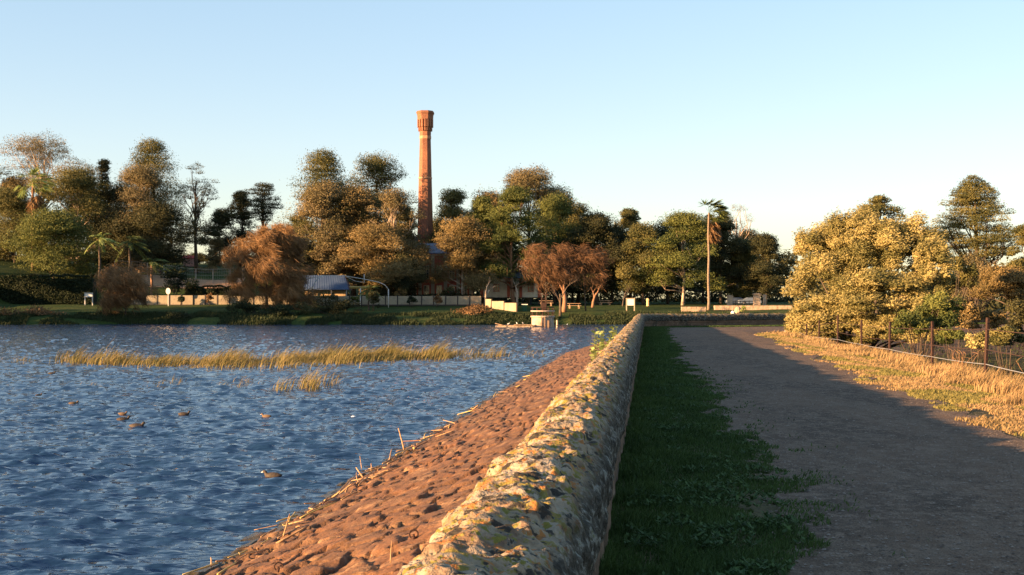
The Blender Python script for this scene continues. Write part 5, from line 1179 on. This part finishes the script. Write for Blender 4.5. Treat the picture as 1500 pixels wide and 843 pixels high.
# orange earth bank with wire enclosure on the hill
xa, xb = P(150, 0, 250).x, P(356, 0, 250).x
bx_ = np.linspace(xa, xb, 50); by_ = np.linspace(242, 252.5, 14); BX, BY = np.meshgrid(bx_, by_); BZ = HG(BX, BY)+.05
o = link('earth_bank', np_mesh('earth_bank', np.stack([BX, BY, BZ], -1).reshape(-1, 3), grid_faces(14, 50)), mat('orange_earth', (.42, .23, .12), .95, [(.6, (.34, .20, .11), .42, .6), (3, (.48, .30, .18), .55, .65)]), None, True)
tag(o, kind='structure')
root = empty('mesh_enclosure', (P(300, 0, 250).x, 250, 0), 0, 'tall grey wire enclosure fence along the orange earth bank', 'fence')
gp = mat('grey_steel', (.30, .28, .25), .6, metallic=.3); lasty = None
for i, px in enumerate((168, 192, 216, 240, 262, 287, 312, 337, 356)):
    p = P(px, 420, 250); g = ground(p.x, 250); MB().tube([(p.x-root.location.x, 0, g-.2), (p.x-root.location.x, 0, g+3.0)], .09, 6).build('post', gp, root)
mb = MB()
for hz_ in (.3, 1.0, 1.7, 2.4, 3.0):
    mb.tube([(P(a, 0, 250).x-root.location.x, 0, ground(P(a, 0, 250).x, 250)+hz_) for a in range(168, 360, 12)], .02 if hz_ < 3 else .045, 4)
for a in np.arange(168, 356, 2.6):
    x = P(a, 0, 250).x; gg = ground(x, 250); mb.tube([(x-root.location.x, 0, gg+.3), (x-root.location.x, 0, gg+3.0)], .012, 3)
mb.build('wire_mesh', gp, root)
p = P(277, 386, 280); g = ground(p.x, 280); root = empty('red_hut', (p.x, 280, g), .3, 'tiny red and pink hut on the hill lawn', 'hut')
MB().box((0, 0, .9), (2.6, 2, 1.8)).build('wall', mat('pink_wall', (.6, .3, .24), .8), root); r_o, gb = gable_roof(root, 2.6, 2, 1.8, .6, .25, mat('red_roof', (.5, .07, .05), .7)); gb.build('gable', bpy.data.materials['pink_wall'], root)

# ---- small bank furniture
def board(name, label, px, pyb, pyt, Y, wpx, panel_frac, mposts, mpanel, cat='sign'):
    b = P(px, pyb, Y); t = P(px, pyt, Y); w_ = wpx/F*Y; g = ground(b.x, Y); h = max(t.z-g, 1.0)
    root = empty(name, (b.x, Y, g), 0, label, cat)
    for s in (-1, 1): MB().box((s*w_/2, 0, h/2-.1), (.16, .16, h+.2)).build('post', mposts, root)
    MB().box((0, -.02, h-panel_frac*h/2-.15), (w_-.18, .06, panel_frac*h)).build('panel', mpanel, root)
    MB().box((0, -.03, h-.06), (w_+.2, .2, .1)).build('cap_rail', mposts, root); return root
tan_post = mat('tan_post', (.48, .36, .25), .8); wp = mat('white_board', (.75, .70, .64), .6)
board('notice_board', 'white notice board on two tan posts on the far lawn', 923.5, 453.5, 437, 214, 11.5, .5, tan_post, wp)
board('notice_board', 'white board on posts at the left end of the lawn under the dark trees', 130, 452, 429, 222, 11, .28, wt, wp)
def single(name, label, px, Y, h, pm, hm, disc=True, wpx=5):
    b = P(px, 0, Y); g = ground(b.x, Y); root = empty(name, (b.x, Y, g), 0, label, 'sign'); MB().tube([(0, 0, -.2), (0, 0, h)], .06, 6).build('post', pm, root)
    if disc:
        mb = MB(); pts = [(.42*math.cos(a*math.pi/8), -.08, h+.42*1.4*math.sin(a*math.pi/8)) for a in range(16)]; i = 0; mb.v = pts+[(x, y-.05, z) for x, y, z in pts]; mb.f = [tuple(range(16))[::-1], tuple(range(16, 32))]+[(k, (k+1) % 16, 16+(k+1) % 16, 16+k) for k in range(16)]; mb.build('disc', hm, root)
    else: MB().box((0, -.08, h), (wpx/F*Y, .06, .55)).build('panel', hm, root)
    return root
single('round_sign', 'small pale round sign on a post above the fence left of the open hill', 246.5, 224, 2.7, wp, wp)
single('small_sign', 'small blue-white sign behind the notice board', 942, 250, 3.0, wp, mat('bluish_board', (.6, .68, .8), .5), False, 6)
p = P(949, 0, 236); g = ground(p.x, 236); root = empty('bollard', (p.x, 236, g), 0, 'stubby yellowish post right of the notice board', 'bollard')
MB().lathe([(.28, -.1), (.26, 1.0), (.33, 1.05), (.3, 1.35), (.1, 1.5)], 10).build('shaft', mat('yellow_stone', (.6, .45, .22), .8), root)
p = P(713, 0, 240)
# sandstone low wall at the palm
sand = mat('pale_sandstone', (.46, .34, .24), .9, [(1.5, (.34, .24, .16), .45, .6), (6, (.25, .17, .12), .55, .66)], [(6, .5, .05)])
def stones(name, label, px0, px1, Y, h, n, seed):
    r = random.Random(seed); a, b = P(px0, 0, Y).x, P(px1, 0, Y).x; g = ground((a+b)/2, Y); root = empty(name, ((a+b)/2, Y, g), 0, label, 'wall'); mb = MB()
    w_ = (b-a)/n
    for k in range(n):
        for c in range(2): mb.box((a+w_*(k+.5)-(a+b)/2+r.uniform(-.02, .02), r.uniform(-.03, .03), h*(.25+.5*c)-.02), (w_*.97, .6, h*.49), r.uniform(-.02, .02))
    mb.build('stone_block', sand, root)
stones('low_stone_wall', 'short low wall of pale sandstone blocks left of the tall palm', 998, 1034, 214, .85, 5, 1)
stones('low_stone_wall', 'long low dark stone wall right of the tall palm, behind the far arm of the parapet', 1046, 1160, 216, .8, 16, 2)
for px, Y, h, w_, lb in ((1069, 226, 1.9, 1.1, 'squat stone gate post left of the parked cars'), (1108.5, 226, 2.2, 1.4, 'taller pale stone gate post right of the parked cars'), (1120, 232, 1.9, .7, 'thin stone gate post partly lit beside the taller one')):
    p = P(px, 0, Y); g = ground(p.x, Y); root = empty('gate_post', (p.x, Y, g), 0, lb, 'gate post', 'stone gate posts'); MB().box((0, 0, h/2-.1), (w_*.8, w_*.8, h+.2)).build('shaft', sand, root)
    mb = MB(); mb.box((0, 0, h+.08), (w_, w_, .16)); mb.box((0, 0, h+.22), (w_*.7, w_*.7, .12)); mb.build('cap', sand, root)
# timber rail fence between gate posts
p = P(1088, 0, 229); g = ground(p.x, 229); root = empty('rail_fence', (p.x, 229, g), 0, 'dark timber rail fence between the stone gate posts', 'fence')
for k in range(6): MB().box((-2.2+k*.85, 0, .5), (.14, .14, 1.2)).build('post', M['oldwood'], root)
for z in (.45, .95): MB().box((0, -.1, z), (4.9, .06, .16)).build('rail', M['oldwood'], root)
# boulder and shrublet on the far parapet arm
p = P(1075, 457, 140); g = ground(p.x, 200)
# rocks on the bank
for px, py, Y, s, m_, lb in ((1073.5, 456, 205, .5, mat('white_rock', (.7, .68, .66), .8), 'white rounded rock just behind the far arm of the parapet'), (1081, 454, 208, .9, sand, 'tan boulder behind the far arm of the parapet beside a yellow tuft')):
    p = P(px, py, Y); g = ground(p.x, Y); root = empty('boulder', (p.x, Y, g), 0, lb, 'rock'); mb = MB(); mb.lathe([(s*.5, -.4), (s*.75, .1), (s*.62, s*.6), (s*.3, s*.95), (.05, s)], 9); o = mb.build('rock_body', m_, root)
    zz = max(0, p.z-g-.2); root.location.z = g+zz*.6
shrub('small_tuft', 'small yellow tuft plant behind the far arm of the parapet', 'plant', [(1089, 454, 207, 5, 6)], 'fresh', 300, .3, 130)
# parked cars behind the gate posts
tyre = mat('tyre', (.02, .02, .02), .8); lampm = mat('headlight_glass', (.7, .7, .65), .2)
def car(label, px, Y, colr, rz, seed):
    p = P(px, 0, Y); g = ground(p.x, Y); root = empty('parked_car', (p.x, Y, g), rz, label, 'car', 'cars parked behind the gate posts')
    m_ = mat('car_paint', colr, .3, spec=.6)
    prof = [(-2.1, .3), (-2.15, .75), (-1.9, .95), (-1.2, 1.0), (-.55, 1.42), (.75, 1.45), (1.5, 1.02), (2.1, .9), (2.2, .55), (2.15, .3)]
    mb = MB(); n = len(prof)
    for s in (-1, 1): mb.v += [(x, s*(.85 if z < 1.1 else .68), z) for x, z in prof]
    mb.f = [tuple(range(n)), tuple(range(n, 2*n))[::-1]]+[(k, n+k, n+(k+1) % n, (k+1) % n) for k in range(n)]
    mb.build('body', m_, root)
    for s in (-1, 1):
        mb = MB(); mb.poly([(-1.05, s*.80, 1.02), (-.5, s*.72, 1.36), (.7, s*.72, 1.38), (1.3, s*.80, 1.04)]); mb.build('window', glass, root)
        for x in (-1.35, 1.35):
            mb = MB(); pts = [(x, s*.72, .33), (x, s*.9, .33)]; mb.tube(pts, .33, 14); wo = mb.build('wheel', tyre, root)
            MB().tube([(x, s*.89, .33), (x, s*.915, .33)], .18, 10).build('rim', gp, wo)
        MB().box((-2.12, s*.6, .72), (.08, .3, .14)).build('headlight', lampm, root)
car('silver-blue car parked beside the taller gate post', 1098, 244, (.13, .16, .21), .1, 1)
car('dark car parked left of the silver-blue one', 1078, 246, (.06, .08, .12), .2, 2)
car('pale blue car half hidden behind the panel fence', 571, 231, (.4, .5, .7), 0, 3)
# picnic tables on the far lawn
def table(label, px, Y, rz, s=1.0):
    p = P(px, 0, Y); g = ground(p.x, Y); root = empty('picnic_table', (p.x, Y, g), rz, label, 'picnic table', 'picnic tables on the far lawn')
    MB().box((0, 0, .76*s), (1.9*s, .8*s, .07)).build('table_top', wp2, root)
    for y in (-.7, .7): MB().box((0, y*s, .45*s), (1.9*s, .28*s, .06)).build('bench_seat', wp2, root)
    for x in (-.7, .7):
        mb = MB(); mb.box((x*s, 0, .36*s), (.1, .1, .72*s)); mb.box((x*s, 0, .38*s), (.1, 1.5*s, .08)); mb.box((x*s, -.6*s, .2*s), (.08, .08, .42*s)); mb.box((x*s, .6*s, .2*s), (.08, .08, .42*s)); mb.build('leg_frame', wp2, root)
wp2 = mat('weathered_table_timber', (.5, .32, .2), .8)
table('timber picnic table with benches behind the intake tower, left of the orange trunk', 800, 232, .1, 1.3); table('timber picnic table in the sun right of the orange trunk', 841, 222, .1, 1.2); table('timber picnic table far back under the trees left of the notice board', 886, 240, .2, 1.2)
# litter bin near the fence end
p = P(768.5, 0, 215); g = ground(p.x, 215); root = empty('wheelie_bin', (p.x, 215, g), 0, 'green bin with a pale lid under the trees at the fence end', 'bin')
mb = MB(); mb.v = [(-.4, -.35, 0), (.4, -.35, 0), (.4, .35, 0), (-.4, .35, 0), (-.5, -.45, 1.1), (.5, -.45, 1.1), (.5, .45, 1.1), (-.5, .45, 1.1)]; mb.f = [(0, 3, 2, 1), (4, 5, 6, 7), (0, 1, 5, 4), (1, 2, 6, 5), (2, 3, 7, 6), (3, 0, 4, 7)]; mb.build('bin_body', mat('bin_green', (.03, .10, .05), .5), root)
MB().box((0, 0, 1.16), (1.08, .98, .12)).build('lid', wp, root)
# bare foreground trunks on the far bank in front of the trees
def bare(label, px, Y, pyt, r0, seed, mname, fork=3):
    p = P(px, 0, Y); g = ground(p.x, Y); top = CAMZ-(pyt-HY)/F*Y-g; r = random.Random(seed); root = empty('bare_tree', (p.x, Y, g-.1), 0, label, 'tree'); mb = MB()
    def br(p0, d, L, rad, lev):
        pts = [p0]; p1 = p0
        for k in range(5): p1 = p1+d*L/5; d = (d+Vector((r.uniform(-.16, .18), r.uniform(-.1, .1), .03))).normalized(); pts.append(p1)
        mb.tube(pts, [rad*(1-.1*k) for k in range(6)], 6 if lev < 2 else 4)
        if lev < 4:
            for _ in range(fork if lev else 2):
                dd = (d+Vector((r.uniform(-.8, .9), r.uniform(-.5, .5), r.uniform(-.05, .4)))).normalized(); br(pts[r.choice((3, 4, 5))], dd, L*r.uniform(.45, .7), rad*.5, lev+1)
    br(Vector((0, 0, 0)), Vector((.1, 0, 1)).normalized(), top*.45, r0, 0); mb.build('trunk', M[mname], root, True)
bare('bare forked tree leaning right at the waterline just right of the intake tower', 820, 203, 385, .28, 3, 'bark')
bare('leafless slim tree in front of the notice board trees', 912, 232, 400, .16, 5, 'bark')
bare('tree with a smooth orange trunk on the lawn behind the intake tower', 826, 212, 372, .5, 9, 'orange_bark', 2)
bare('pale white-barked trunk beside the end of the panel fence', 710, 228, 395, .3, 12, 'pale_bark', 2)
bare('slender pale trunk left of the thick orange one by the fence end', 757, 236, 398, .28, 14, 'pale_bark', 2)
bare('small reddish tree trunk in the shade left of the notice board', 868, 226, 400, .3, 17, 'orange_bark', 2)
